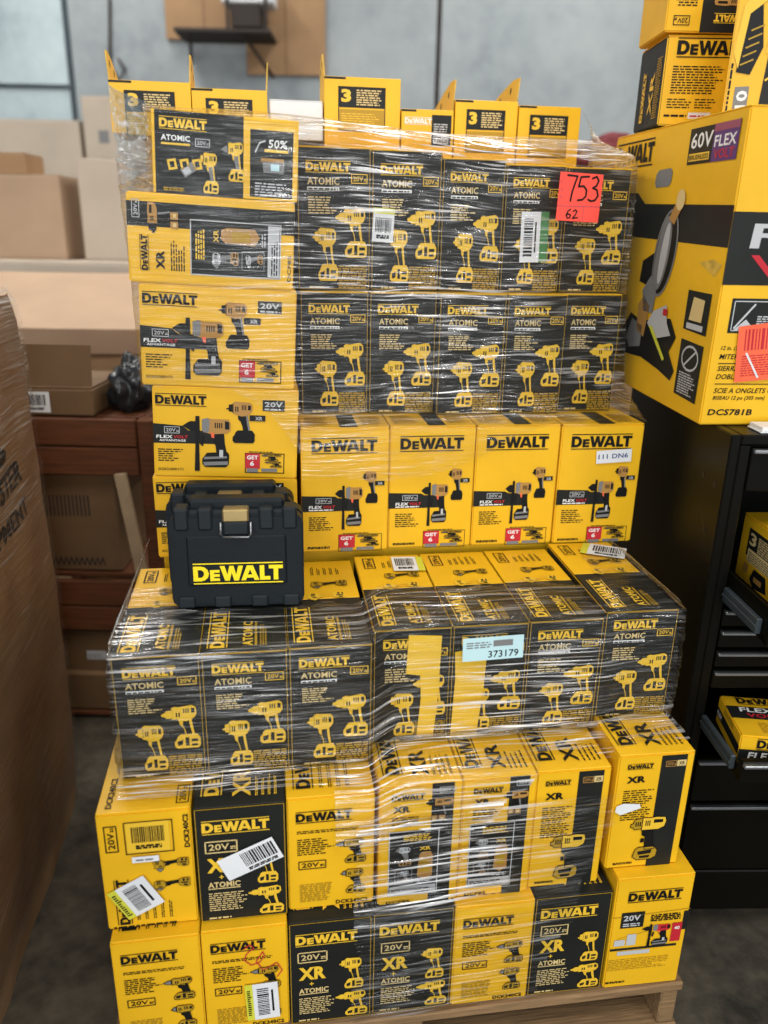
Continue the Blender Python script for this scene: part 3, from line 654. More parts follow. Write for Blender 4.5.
def f(a):
    W, D = a.W, a.H
    a.push(W * .52, D * .72, -3); a.barcode(0, 0, W * .36, D * .22); a.rect(W * .36, 0, W * .46, D * .22, 'lime', 3); a.pop()
sticker(r5[3], 'barcode_sticker', 'white barcode sticker with lime edge', W5 - .0035, D5[3], H5[3], 'top', f)
def f(a):
    W, D = a.W, a.H
    a.push(W * .46, D * .80, -28); a.rect(-W * .1, -D * .02, 0, D * .17, 'lime', 3); a.barcode(0, -D * .02, W * .55, D * .19); a.pop()
sticker(r5[6], 'barcode_sticker', 'white barcode sticker stuck on at a slant', W5 - .0035, D5[6], H5[6], 'top', f)
def f(a):
    W, H = a.W, a.H
    a.poly([(W * .42, H * .62), (W * .44, H * .95), (W * .86, H * .93), (W * .84, H * .40), (W * .80, H * .05), (W * .58, H * .06), (W * .62, H * .40), (W * .60, H * .60)], 'gold', 3)
sticker(r5[3], 'tape_strip', 'torn strip of yellow paper', W5 - .0035, D5[3], H5[3], 'front', f)
def f(a):
    W, H = a.W, a.H
    a.poly([(W * .03, H * .02), (W * .06, H * .55), (W * .04, H * .78), (W * .46, H * .82), (W * .44, H * .45), (W * .38, H * .02)], 'gold', 3)
sticker(r5[4], 'tape_strip', 'torn strip of yellow paper', W5 - .0035, D5[4], H5[4], 'front', f)

# hidden rank behind the lower three layers and under the upper ones
for i, (z0, z1, lab) in enumerate(((Z7, Z7 + .27, 'bottom'), (Z7 + .272, Z7 + .545, 'middle'), (Z7 + .547, .9895, 'upper'))):
    k = carton_kind('inner%d' % i, 1.13, .44, z1 - z0, 'yel', 'yel', 'yel', {}, ('yel', 'yel'))
    put(k, 'long yellow carton hidden behind the front boxes, %s of three' % lab, S(.642, .575, z0), (0, 0, YAW), group='hidden inner cartons', name='inner_carton')
for i in range(3):
    k = carton_kind('rear', .38, .19, 1.797 if i == 0 else 1.65, 'card', 'card', 'card', {}, ('card', 'card'))
    put(k, ['tall brown carton at the back left of the pallet behind the stack', 'tall brown carton at the back middle of the pallet behind the stack', 'tall brown carton at the back right of the pallet behind the stack'][i], S(.24 + i * .385, 1.022, Z7), (0, 0, YAW), group='rear cartons', name='rear_carton')

# fourth layer: four yellow upright kits
Z3 = 0.991; W3 = 0.208; H3 = 0.305
lab3 = ['yellow drill and driver kit box standing right of the black cases', 'yellow drill and driver kit box under film, second from left in its row of four', 'yellow drill and driver kit box, third from left in its row of four', 'yellow drill and driver kit box with white 111 DN6 sticker']
r3 = [at(k_flex(W3 - g, .44, H3), lab3[i], .404 + i * W3, W3, .546 + [0, .006, .004, -.004][i], Z3, 'r3', R([.1, -.1, -.3, -.9][i])) for i in range(4)]
def f(a):
    W, H = a.W, a.H
    a.push(W * .44, H * .68, 3); a.rect(0, 0, W * .43, H * .105, 'paper', 3); a.text('111 DN6', W * .025, H * .035, W * .36, H * .04, 'ink_blue', 4, .02); a.pop()
sticker(r3[3], 'number_sticker', 'white sticker reading 111 DN6', W3, .44, H3, 'front', f)

# fifth layer
Z2 = Z3 + H3 + .0015; H2 = .290; W2 = [.164, .164, .166, .152, .150]
lab2 = ['black kit box in the fifth layer right against the left column', 'black kit box in the fifth layer, second from left of five', 'black kit box in the fifth layer, third from left, set slightly forward', 'black kit box in the fifth layer, fourth from left, set slightly forward', 'black kit box in the fifth layer at the right end by the big saw box']
s0 = .414; TT2 = [.692, .688, .664, .664, .690]
for i in range(5):
    at(k_atomic(W2[i] - g, .28, H2, False), lab2[i], s0, W2[i], TT2[i], Z2, 'r2', R([.2, .1, -.1, -.2, -.3][i])); s0 += W2[i]
# sixth layer
Z1 = Z2 + H2 + .0015; W1 = [.172, .166, .152, .150, .162]; H1 = [.312, .310, .297, .288, .286]
lab1 = ['black kit box at the left end of the top layer, beside the left column', 'black kit box in the top layer with white barcode sticker at its left edge', 'black kit box in the middle of the top layer', 'black kit box in the top layer with white and green barcode sticker', 'black kit box in the top layer right end behind the red lot tag']
s0 = .412; r1 = []
for i in range(5):
    r1.append(at(k_atomic(W1[i] - g, .272, H1[i], False), lab1[i], s0, W1[i], .724, Z1, 'r1', R([.2, .1, 0, -.1, -.2][i]))); s0 += W1[i]
def f(a):
    W, H = a.W, a.H; a.push(W * .01, H * .36, -3); a.barcode(0, 0, W * .30, H * .20); a.rect(0, H * .20, W * .30, H * .24, 'lime', 3); a.pop()
sticker(r1[1], 'barcode_sticker', 'white barcode sticker with lime edge', W1[1], .272, H1[1], 'front', f)
def f(a):
    W, H = a.W, a.H; a.push(W * .30, H * .24, 1); a.barcode(0, 0, W * .32, H * .40, vertical=True); a.rect(W * .32, 0, W * .46, H * .40, 'green', 3); a.pop()
sticker(r1[3], 'barcode_sticker', 'white and green barcode sticker', W1[3], .272, H1[3], 'front', f)

# left column, boxes lying on their sides and leaning a little
LT = .545; TL = R(2.6); WL = .325
z = Z3; dz = .325 * math.tan(TL)
at(k_flexw(WL, .44, .199, dz), 'yellow kit box mostly hidden behind the black cases, bottom of the left column', .070, WL, LT, z, 'L', R(.2))
def lean(parts, label, s_left, W, t, zleft, dyaw=0.0):
    # root sits at the middle of the leaning underside
    p = S(s_left + W / 2 * math.cos(TL), t, zleft - W / 2 * math.sin(TL))
    return put(parts, label, p, (0, TL, YAW + dyaw), group=GR['L'])
z += .1995
lean(k_flexw(WL - .006, .44, .206), 'yellow kit box lying in the left column right above the black cases', .072, WL, LT, z, R(.2)); z += .2075
lean(k_flexw(WL + .004, .44, .214), 'yellow kit box lying in the left column, third up, under the sideways printed box', .066, WL, LT, z, R(.2)); z += .2155
lean(k_xr_kit(.176, .44, .338, 'ccw'), 'yellow kit box lying on its side so its print runs upward, left column', .056, .338, LT - .004, z, R(.2)); z += .1775
W, H, D = .288, .152, .40
a = Art(W, H, 31); X = lambda q: q * W; Y = lambda q: H * (1 - q)
a.part('panel').rect(X(.62), 0, X(1), H, 'yel', 1); a.rect(X(.665), Y(.97), X(.965), Y(.14), 'dark', 2); a.part('edge_strip').rect(X(0), 0, X(.018), H, 'yel', 1)
a.part('logo').logo(X(.05), Y(.205), W * .32, 'gold')
a.part('series_name').text('ATOMIC', X(.06), Y(.36), W * .195, H * .07, 'wht', bold=.03); a.rect(X(.06), Y(.41), X(.255), Y(.385), 'gold', 2)
a.part('voltage_badge').badge(X(.29), Y(.41), W * .10, H * .10, 'lgry')
a.part('charger_picture')
for i, c in enumerate(('gold', 'gold', 'gold')): a.push(X(.11 + .085 * i), Y(.72 - .01 * i), 12); a.rect(0, 0, W * .06, H * .13, c, 3); a.rect(W * .015, H * .03, W * .045, H * .10, 'dark', 4); a.pop()
a.push(X(.22), Y(.80), 35); a.rect(0, 0, W * .10, H * .12, 'gry', 3); a.rect(W * .01, H * .02, W * .06, H * .10, 'lgry', 4); a.pop()
a.part('driver_picture').tool('impact', X(.31), Y(.97), W * .15, H * .50, dict(PAL_GOLD, grip='gry', line=None)); a.part('drill_picture').tool('drill', X(.47), Y(.80), W * .16, H * .50, dict(PAL_GOLD, chuck='gry', grip='gry', line=None))
a.part('offer_panel').text('50%', X(.79), Y(.35), W * .13, H * .10, 'wht', 4, .02, .1); a.line((X(.70), Y(.42)), (X(.73), Y(.30)), .003, 'lgry', 4); a.line((X(.73), Y(.30)), (X(.77), Y(.27)), .003, 'lgry', 4); a.rect(X(.765), Y(.405), X(.93), Y(.37), 'gold', 4)
a.rect(X(.74), Y(.53), X(.90), Y(.48), 'tan', 4); a.poly([(X(.76), Y(.66)), (X(.90), Y(.66)), (X(.91), Y(.52)), (X(.75), Y(.52))], 'gry', 4); a.rect(X(.81), Y(.63), X(.87), Y(.55), 'cyan', 5); a.greek(X(.70), Y(.95), W * .23, H * .18, 5, 'lgry', 4, .5, .2)
a.part('fine_print').greek(X(.07), Y(.97), W * .14, H * .05, 1, 'ochre', 2, .7, 0)
kL1 = carton_kind('atomic_wide', W, D, H, 'dark', 'yel', 'yel', {'front': a})
lean(kL1, 'small black kit box with yellow right end lying on top of the left column', .118, .288, LT - .002, z - .064 * math.tan(TL), R(.2))

# ------------------------------------------------------------------ two black plastic cases standing on the middle layer
def make_case(label, loc, rot, with_logo):
    W, H, D = .272, .232, .088
    c = thing('tool_case', label, 'tool case', loc, rot=rot, group='black plastic tool cases')
    def rounded(lo, hi, r, k, name, cut=0.0, seg=3):
        bm = bmesh.new(); bmesh.ops.create_cube(bm, size=1.0)
        for v in bm.verts: v.co = Vector([lo[i] + (v.co[i] + .5) * (hi[i] - lo[i]) for i in range(3)])
        es = [e for e in bm.edges if abs(e.verts[0].co.y - e.verts[1].co.y) > 1e-4]
        top = [e for e in es if e.verts[0].co.z > (lo[2] + hi[2]) / 2]
        bmesh.ops.bevel(bm, geom=es, offset=r, segments=seg, affect='EDGES', profile=.5)
        bmesh.ops.bevel(bm, geom=[e for e in bm.edges if e.calc_face_angle(0) > .6], offset=.0035, segments=2, affect='EDGES')
        mb = MB(); mb.bm(bm, k); return mb.build(name, c)
    rounded((-W / 2, 0, .006), (W / 2, D * .46, H - .028), .020, 'case', 'lid')
    rounded((-W / 2, D * .48, .006), (W / 2, D, H - .026), .020, 'case', 'shell')
    mb = MB(); mb.box((-W * .37, -.004, .055), (W * .37, .002, H - .070), 'case', .003); mb.build('lid_panel', c)
    mb = MB(); mb.box((-W * .43, .004, H - .052), (W * .43, D * .40, H - .018), 'case', .006); mb.build('lid_shoulder', c)
    mb = MB(); mb.box((-W * .36, D * .30, H - .030), (W * .36, D * .80, H), 'case', .006); mb.build('handle_bar', c)
    for x in (-.40, -.225, .225, .40):
        mb = MB(); mb.box((x * W - .015, -.004, H - .058), (x * W + .015, D * .5, H - .012), 'case_rib', .004); mb.build('corner_rib', c)
    for x in (-.39, -.12, .16, .40):
        mb = MB(); mb.box((x * W - .017, -.006, .006), (x * W + .017, .02, .030), 'case_rib', .003); mb.build('foot_rib', c)
    mb = MB(); mb.box((-.026, -.007, H - .040), (.026, D * .42, H - .014), 'brass', .003); lt = mb.build('latch', c); lt['label'] = 'tan latch plate'
    mb = MB(); z0, z1 = H - .070, H - .040
    mb.tube([(-.030, -.006, z1), (-.031, -.010, z0 + .006), (-.025, -.011, z0), (.025, -.011, z0), (.031, -.010, z0 + .006), (.030, -.006, z1)], .0022, 'steel', 8); b_ = mb.build('latch_bail', c, True); b_['label'] = 'shiny wire latch loop'
    mb = MB(); mb.box((-.025, -.008, z0 + .003), (.025, 0, z1), 'case_rib', .003); mb.build('latch_pad', c)
    if with_logo:
        a = Art(W, H); a.part('logo').logo(W * .17, H * .285, W * .67, 'case_yellow')
        for nm, me in art_meshes(a, lambda u, v, l: (u - W / 2, -.0045 - l, v)): link(nm, me, c)['label'] = 'yellow lettering between two yellow lines'
    return c
zc = Z5[0] + .272 + .0012
make_case('black plastic tool case with yellow lettering standing in front of its twin', S(.262, .300, zc), (R(-2.5), 0, YAW - R(2)), True)
make_case('black plastic tool case standing right behind the one with yellow lettering', S(.246, .404, zc), (R(-2.5), 0, YAW - R(2)), False)

# ------------------------------------------------------------------ open display boxes along the back of the top
def open_box(label, s0, W, zb, zt, art, flap_side, D=.17):
    z0 = Z7 + zb + .0015; H = zt - z0
    o = thing('open_display_box', label, 'box', S(s0 + W / 2, 1.018, z0), YAW, 'open yellow display boxes')
    w = .003
    for nm, lo, hi in (('front_panel', (-W / 2, 0, 0), (W / 2, w, H)), ('back_panel', (-W / 2, D - w, 0), (W / 2, D, H)), ('side_panel', (-W / 2, w, 0), (-W / 2 + w, D - w, H)), ('side_panel', (W / 2 - w, w, 0), (W / 2, D - w, H)), ('bottom_panel', (-W / 2 + w, w, 0), (W / 2 - w, D - w, w))):
        mb = MB(); mb.box(lo, hi, 'yel', .0008); mb.build(nm, o)
    for sd, fh, ang in flap_side:
        # dust flap standing up from a side panel, with two hang holes
        mb = MB(); x = sd * (W / 2 - w / 2); c_, s_ = math.cos(R(ang)), math.sin(R(ang))
        P = lambda y, h, e: (x + sd * 0 + h * s_ + e, y, H + h * c_)
        pts = [(.008, 0), (D - .012, 0), (D - .03, fh * .42), (D * .50, fh * .80), (D * .22, fh), (.012, fh * .96)]
        holes = [(D * .25, fh * .60), (D * .55, fh * .40)]
        for e in (-w / 2, w / 2): mb.quad([P(y, h, e) for y, h in (pts if e > 0 else pts[::-1])], 'yel')
        for i in range(len(pts)):
            j = (i + 1) % len(pts); mb.quad([P(*pts[i], -w / 2), P(*pts[j], -w / 2), P(*pts[j], w / 2), P(*pts[i], w / 2)], 'edge')
        fl = mb.build('flap', o)
        mb = MB()
        for hy, hh in holes:
            for e in (-w / 2 - .0006, w / 2 + .0006): mb.quad([P(hy + .007 * math.cos(q * .785), hh + .009 * math.sin(q * .785), e) for q in range(8)], 'ink')
        mb.build('hang_hole', fl)
    a = Art(W, H, 41)
    if art == '3':
        a.part('number_panel').rect(W * .18, H - .070, W * .80, H - .022, 'dark', 1)
        a.text('3', W * .22, H - .058, W * .13, .030, 'gold', 2, .05); a.greek(W * .42, H - .064, W * .35, .038, 4, 'pale', 2, .55, .2)
        a.part('lower_panel').rect(W * .18, H - .125, W * .80, H - .074, 'ochre', 1); a.greek(W * .22, H - .118, W * .5, .038, 3, 'gold', 2, .4, .2); a.frame(W * .18, H - .125, W * .80, H - .022, .002, 'dark', 3)
    else:
        a.part('logo').logo(W * .06, H - .034, W * .52, 'wht'); a.part('number_panel').rect(W * .58, H - .085, W * .96, H - .012, 'dark', 1); a.greek(W * .62, H - .08, W * .3, .05, 4, 'lgry', 2, .5, .2)
    a.part('lid_slot').rect(0, H - .006, W * .28, H - .001, 'dark', 1)
    for nm, me in art_meshes(a, face_map('front', W, D, H)): link(nm, me, o)
    return o
open_box('open yellow box at the left end of the back row, above the film corner', -.030, .196, 1.797, 2.062, '3', ((-1, .068, -4), (1, .066, 3)))
open_box('open yellow box in the back row just left of the white box', .168, .186, 1.797, 2.052, '3', ((1, .068, 4),))
open_box('tallest open yellow box in the back row, just right of the white box', .498, .196, 1.65, 2.092, '3', ((-1, .052, -5),))
open_box('low narrow yellow box with white logo in the back row', .698, .138, 1.65, 2.025, 'logo', ((1, .078, 5),), D=.30)
open_box('open yellow box in the back row with a holed flap standing up on its right', .840, .168, 1.65, 2.052, '3', ((1, .062, 6),), D=.32)
open_box('open yellow box at the right end of the back row', 1.012, .170, 1.65, 2.045, '3', ())
o = thing('white_box', 'plain white carton in the back row between the open yellow boxes', 'box', S(.427, 1.03, Z7 + 1.7985), YAW)
mb = MB(); mb.box((-.068, 0, 0), (.068, .15, .090), 'paper', .002); mb.build('carton_body', o)
mb = MB(); mb.box((-.067, .001, .0905), (.067, .074, .0925), 'paper'); mb.build('flap', o)
mb = MB(); mb.box((-.067, .076, .0905), (.067, .149, .0925), 'paper'); mb.build('flap', o)

# ------------------------------------------------------------------ stretch film
def smooth(x, a, b):
    q = max(0.0, min(1.0, (x - a) / (b - a))); return q * q * (3 - 2 * q)
def film_mesh(name, fn, nu, nv, Lu, Lv, dens, amp=0.0022, keep=None, key='film', seed=0.0, flip=False):
    P = [[Vector(fn(i / nu, j / nv)) for i in range(nu + 1)] for j in range(nv + 1)]
    vs = []; den = []; uvs = []
    for j in range(nv + 1):
        for i in range(nu + 1):
            du = P[j][min(i + 1, nu)] - P[j][max(i - 1, 0)]; dv = P[min(j + 1, nv)][i] - P[max(j - 1, 0)][i]
            n = du.cross(dv)
            n = (-n if flip else n).normalized() if n.length > 1e-9 else Vector((0, -1, 0))
            u = i / nu * Lu; v = j / nv * Lv
            w = noise.noise((u * 2.2, v * 24 + u * 1.6, seed)) * 1.0 + noise.noise((u * 6, v * 62 + 2.2 * noise.noise((u * 3, v * 5, seed)), seed + 7)) * 1.3 + noise.noise((u * 9, v * 9, seed + 3)) * .5
            vs.append(P[j][i] + n * (w * amp * (1.0)))
            den.append(dens(i / nu, j / nv)); uvs.append((u + seed, v))
    fs = []
    for j in range(nv):
        for i in range(nu):
            if keep is None or keep((i + .5) / nu, (j + .5) / nv):
                q = j * (nu + 1) + i; fs.append((q, q + nu + 1, q + nu + 2, q + 1) if flip else (q, q + 1, q + nu + 2, q + nu + 1))
    used = sorted({k for f_ in fs for k in f_}); mp = {k: n for n, k in enumerate(used)}
    me = bpy.data.meshes.new(name); me.from_pydata([vs[k] for k in used], [], [tuple(mp[k] for k in f_) for f_ in fs])
    at_ = me.attributes.new('crease_glare', 'FLOAT', 'POINT'); at_.data.foreach_set('value', [den[k] for k in used])  # strength of the white crease streaks and painted glints
    uv = me.uv_layers.new(name='UVMap'); li = [l.vertex_index for l in me.loops]; flat = []
    for k in li: flat += uvs[used[k]]
    uv.data.foreach_set('uv', flat)
    me.materials.append(M[key]); me.polygons.foreach_set('use_smooth', [True] * len(me.polygons)); me.update()
    return me
film_mesh.amp = None
def lerp_keys(keys, v):
    for (v0, a), (v1, b) in zip(keys, keys[1:]):
        if v <= v1:
            q = (v - v0) / (v1 - v0) if v1 > v0 else 0; return [x + (y - x) * q for x, y in zip(a, b)]
    return list(keys[-1][1])
def poly_at(pts, fr, u):
    for i in range(len(pts) - 1):
        if u <= fr[i + 1]:
            q = (u - fr[i]) / (fr[i + 1] - fr[i]); return tuple(x + (y - x) * q for x, y in zip(pts[i], pts[i + 1]))
    return pts[-1]

# upper wrap: round the top two layers and the left column, its hem over the yellow row
#        v      tB    sB    tC    tD     sD    zL     zR    back
UP = [(0.00, (.528, .064, .528, .532, 1.240, 1.130, 1.130)),
      (0.17, (.533, .066, .530, .530, 1.240, 1.286, 1.292)),
      (0.22, (.533, .064, .528, .580, 1.238, 1.325, 1.318)),
      (0.28, (.533, .062, .528, .655, 1.225, 1.380, 1.372)),
      (0.50, (.531, .060, .527, .676, 1.214, 1.600, 1.590)),
      (0.70, (.530, .052, .527, .692, 1.217, 1.797, 1.770)),
      (0.735, (.532, .108, .529, .698, 1.218, 1.823, 1.805)),
      (0.83, (.534, .110, .532, .708, 1.218, 1.922, 1.885)),
      (0.87, (.545, .106, .560, .735, 1.220, 1.948, 1.905)),
      (0.93, (.700, .106, .760, .860, 1.215, 1.955, 1.935)),
      (1.00, (.960, .106, .985, .990, 1.200, 1.975, 1.965))]
FRU = [0.0, .16, .34, .86, 1.0]
def up_fn(u, v):
    tB, sB, tC, tD, sD, zL, zR = lerp_keys(UP, v)
    pts = [(sB, max(tB + .3, .99)), (sB, tB), (.408, tC), (sD, tD), (sD - .004, max(tD + .2, .99))]
    s_, t_ = poly_at(pts, FRU, u)
    k = smooth(u, .16, .86); z_ = zL + (zR - zL) * k
    k2 = smooth(v, .86, 1.0)
    return S(s_, t_, z_)
def up_den(u, v):
    d = .85
    s_ = (u - .34) / .52
    d *= .35 + .65 * smooth(v, .16, .30)
    if v < .2: d *= 1.0 - .75 * smooth(u, .45, .60)
    d *= 1.0 - .5 * smooth(u, .64, .80) * (1 - smooth(v, .80, .86))
    if u < .34: d *= (.10 + .9 * smooth(u, .22, .32) * (.35 + .65 * smooth(v, .46, .55))) * (1 - .55 * smooth(v, .68, .72))
    d *= 1 + 1.8 * smooth(v, .80, .88)
    return d
def up_keep(u, v):
    lo = .05 + .04 * noise.noise((u * 7, 1.3, 0)) + .14 * smooth(u, .52, .72)
    if u < .34: lo = .30 - .1 * smooth(u, .26, .34) + .05 * noise.noise((u * 9, 5, 0)) - .12 * smooth(u, .30, .36)
    return v > lo
wrap_top = thing('stretch_film', 'clear creased stretch film wound round the top two layers of boxes', 'plastic wrap', S(.6, .6, 1.2), YAW, 'windings of clear stretch film')
inv = Matrix.Translation(S(.6, .6, 1.2)) @ Matrix.Rotation(YAW, 4, 'Z'); inv = inv.inverted()
def film_part(parent, name, me, mi):
    me.transform(mi); return link(name, me, parent)
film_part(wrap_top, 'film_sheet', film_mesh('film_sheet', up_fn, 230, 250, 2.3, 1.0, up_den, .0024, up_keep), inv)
# loose film corners: left at the top of the small black box, right by the saw box
def lc_fn(u, v):
    a = SV((.118, .535, 1.79)).lerp(SV((-.01, .99, 1.80)), u); b = SV((.118, .535, 1.945)).lerp(SV((-.03, .998, 2.05)), u)
    p = a.lerp(b, v); return p + Vector((-.035 * math.sin(math.pi * u) * (1 - v * .6), 0, .012 * math.sin(v * 9)))
film_part(wrap_top, 'loose_corner', film_mesh('loose_corner', lc_fn, 70, 60, .5, .25, lambda u, v: .9, .005, None, 'film_loose', 4.0), inv)
def rc_fn(u, v):
    a = SV((1.222, .735, 1.900)).lerp(SV((1.21, 1.0, 1.90)), u); b = SV((1.20, .88, 1.945)).lerp(SV((1.185, 1.000, 2.035)), u)
    p = a.lerp(b, v); return p + Vector((.012 * math.sin(math.pi * v), 0, -.02 * math.sin(math.pi * u) * v))
film_part(wrap_top, 'loose_corner', film_mesh('loose_corner', rc_fn, 50, 50, .4, .2, lambda u, v: .45, .004, None, 'film_loose', 9.0), inv)
# red lot tag stuck on the film
lt = Vector(up_fn(.34 + .52 * .805, .737))
a = Art(.110, .104, 3); W, H = a.W, a.H; a.part('lot_tag').rect(0, 0, W, H, 'tag_red', 0)
a.part('tag_writing').line((0, H * .30), (W, H * .33), .0012, 'mauve', 1); a.line((W * .62, H * .02), (W * .62, H * .31), .0009, 'mauve', 1)
for i, ch in enumerate('LOT'): a.text(ch, W * .04, H * (.78 - .17 * i), W * .05, H * .065, 'mauve', 1, 0)
def stroke(pts, w):
    for i, (p, q) in enumerate(zip(pts, pts[1:])): a.line((p[0] * W, p[1] * H), (q[0] * W, q[1] * H), w, 'blk', 2 + .2 * (i % 2)); a.disc(q[0] * W, q[1] * H, w / 2, 'blk', 2.4, 8)
stroke([(.16, .94), (.40, .93), (.36, .80), (.31, .60), (.29, .42)], .0042)
stroke([(.68, .94), (.48, .92), (.45, .72), (.56, .74), (.64, .66), (.64, .54), (.57, .46), (.46, .44)], .0042)
stroke([(.74, .90), (.84, .95), (.90, .87), (.86, .76), (.78, .71), (.88, .68), (.92, .56), (.86, .46), (.76, .44), (.70, .47)], .0042)
stroke([(.32, .25), (.26, .20), (.23, .12), (.26, .06), (.32, .07), (.33, .13), (.27, .15), (.24, .12)], .0030)
stroke([(.38, .20), (.43, .24), (.47, .21), (.44, .13), (.38, .06), (.50, .08)], .0030)
for nm, me in art_meshes(a, lambda u, v, l: (u - W / 2, -l, v)):
    me.transform(Matrix.Translation(lt + Vector((0, -.012, -.055))) @ Matrix.Rotation(YAW + R(7.5), 4, 'Z') @ Matrix.Rotation(R(1.5), 4, 'Y'))
    film_part(wrap_top, nm, me, inv)['label'] = 'red lot tag reading 753 and 62 stuck on the film' if nm == 'lot_tag' else 'handwritten black figures'

# middle wrap: round the seven black boxes of the third layer
MK = [(0.00, (.30, .006)), (.10, (.16, .008)), (.20, (.02, .012)), (.235, (-.010, .004)), (.27, (-.014, -.03)), (.42, (-.018, -.13)), (.57, (-.016, -.235)), (.61, (-.006, -.262)), (.66, (-.03, -.262)), (.72, (-.090, -.262)), (.76, (-.112, -.275)), (1.0, (-.124, -.46))]
def mid_fn(u, v):
    dt, dz_ = lerp_keys(MK, v)
    s_ = .027 + 1.148 * min(1, max(0, (u - .12) / .76))
    base = .119 + .034 * smooth(s_, .50, .58); top = .968 + .013 * smooth(s_, .50, .58) + .010 * smooth(s_, 1.0, 1.08)
    if v > .62: base = .119 + .034 * smooth(s_, .50, .58) * (1 - smooth(v, .62, .75))
    t_ = base + dt
    if u < .12: t_ += (.12 - u) / .12 * .32; s_ -= .002
    if u > .88: t_ += (u - .88) / .12 * .30; s_ += .003
    dz_ = dz_ + (.014 * smooth(s_, .50, .58) if v > .6 else 0)
    return S(s_, t_, top + dz_)
def mid_den(u, v):
    d = .70
    if .27 < v < .60: d *= .45 + .85 * smooth(u, .40, .48)
    d *= 1 - .75 * smooth(u, .74, .82)
    if v < .25: d *= 1.25 - .4 * smooth(u, .2, .3)
    if v > .50: d *= 1 + 1.6 * smooth(v, .50, .60)
    return d
def mid_keep(u, v):
    n = .035 * noise.noise((u * 9, .4, 3)) + .02 * noise.noise((u * 31, 1.4, 3))
    if v < .09 + n: return u < .20 + n or u > .80 + n
    if v > .70 + n * .5:
        if u < .40 + n or u > .80 + n: return False
        return v < .90 + 2 * n - .22 * smooth(u, .56, .70)
    return True
wrap_mid = thing('stretch_film', 'clear stretch film wrapped over the protruding middle layer of black boxes', 'plastic wrap', S(.6, .3, .7), YAW, 'windings of clear stretch film')
inv2 = (Matrix.Translation(S(.6, .3, .7)) @ Matrix.Rotation(YAW, 4, 'Z')).inverted()
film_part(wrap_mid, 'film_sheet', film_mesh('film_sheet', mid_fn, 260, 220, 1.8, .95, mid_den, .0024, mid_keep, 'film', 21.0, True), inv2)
# pale blue number label on the film
a = Art(.125, .052, 6); W, H = a.W, a.H; a.part('number_label').rect(0, 0, W, H, 'cyan', 0)
a.part('label_print').text('373179', W * .42, H * .10, W * .50, H * .30, 'blk', 1, .01); a.greek(W * .06, H * .55, W * .5, H * .3, 3, 'gry', 1, .5, .3); a.rect(W * .50, H * .58, W * .82, H * .84, 'gry', 1)
bp_ = Vector(mid_fn(.12 + .76 * .645, .265))
for nm, me in art_meshes(a, lambda u, v, l: (u - W / 2, -l, v)):
    me.transform(Matrix.Translation(bp_ + Vector((0, -.008, -.044))) @ Matrix.Rotation(YAW, 4, 'Z') @ Matrix.Rotation(R(-1.5), 4, 'Y'))
    film_part(wrap_mid, nm, me, inv2)['label'] = 'pale blue label reading 373179' if nm == 'number_label' else 'black figures'

# lower wrap: loose bands across the second and bottom layers
def low_fn(u, v):
    s_ = .46 + .62 * u; z_ = .150 + .50 * v
    t_ = -.010 + .018 * smooth(z_, .40, .46)
    return S(s_, t_, z_ + .03 * (u - .5))
def low_keep(u, v):
    n = .06 * noise.noise((u * 5, v * 3, 8)) + .03 * noise.noise((u * 19, v * 11, 8))
    if u > .90 - .25 * (1 - v) + n: return False
    return u > .04 + n
wrap_low = thing('stretch_film', 'loose clear film bands drawn across the lower two layers near the middle', 'plastic wrap', S(.76, 0, .15), YAW, 'windings of clear stretch film')
inv3 = (Matrix.Translation(S(.76, 0, .15)) @ Matrix.Rotation(YAW, 4, 'Z')).inverted()
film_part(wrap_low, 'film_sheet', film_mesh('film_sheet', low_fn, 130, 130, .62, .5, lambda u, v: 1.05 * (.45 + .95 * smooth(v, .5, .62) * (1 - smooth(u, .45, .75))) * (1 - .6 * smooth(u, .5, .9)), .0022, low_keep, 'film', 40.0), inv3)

# ------------------------------------------------------------------ right: tool cabinet with the saw box on it
CY = R(2.0); CX, CYY = 0.705, 1.572; CT = 1.343
def CB(x, y, z): return (CX + x * math.cos(CY) - y * math.sin(CY), CYY + x * math.sin(CY) + y * math.cos(CY), z)
cab = thing('tool_cabinet', 'black steel tool cabinet with open drawers right of the pallet', 'cabinet', CB(0, 0, 0), CY)
def cbx(name, lo, hi, k, bev=.003, parent=None):
    mb = MB(); mb.box(lo, hi, k, bev); return mb.build(name, parent or cab)
CW, CD = 1.1, .62
cbx('side_panel', (0, .0, .10), (.022, CD, CT), 'cabinet'); cbx('side_panel', (CW - .022, 0, .10), (CW, CD, CT), 'cabinet')
cbx('back_panel', (.022, CD - .02, .10), (CW - .022, CD, CT), 'cabinet')
cbx('top_panel', (.022, .0, CT - .022), (CW - .022, CD - .02, CT), 'cabinet')
cbx('base_panel', (.022, .0, .10), (CW - .022, CD - .02, .225), 'cabinet')
cbx('corner_post', (.022, .002, .225), (.046, .05, CT - .022), 'cabinet'); cbx('corner_post', (CW - .062, .002, .225), (CW - .022, .05, CT - .022), 'cabinet')
for x in (.08, CW - .08):
    for y in (.09, CD - .09):
        mb = MB(); mb.box((x - .03, y - .03, .085), (x + .03, y + .03, .0995), 'steel_dull'); mb.tube([(x - .016, y, .045), (x + .016, y, .045)], .045, 'bag_black', 16); mb.build('caster', cab)
mb = MB()
for y, z in ((.10, 1.23), (.04, 1.225), (.055, 1.12)): mb.quad([(-.0008, y + .006 * math.cos(q * .785), z + .007 * math.sin(q * .785)) for q in range(8)], 'ink')
mb.build('screw_holes', cab)
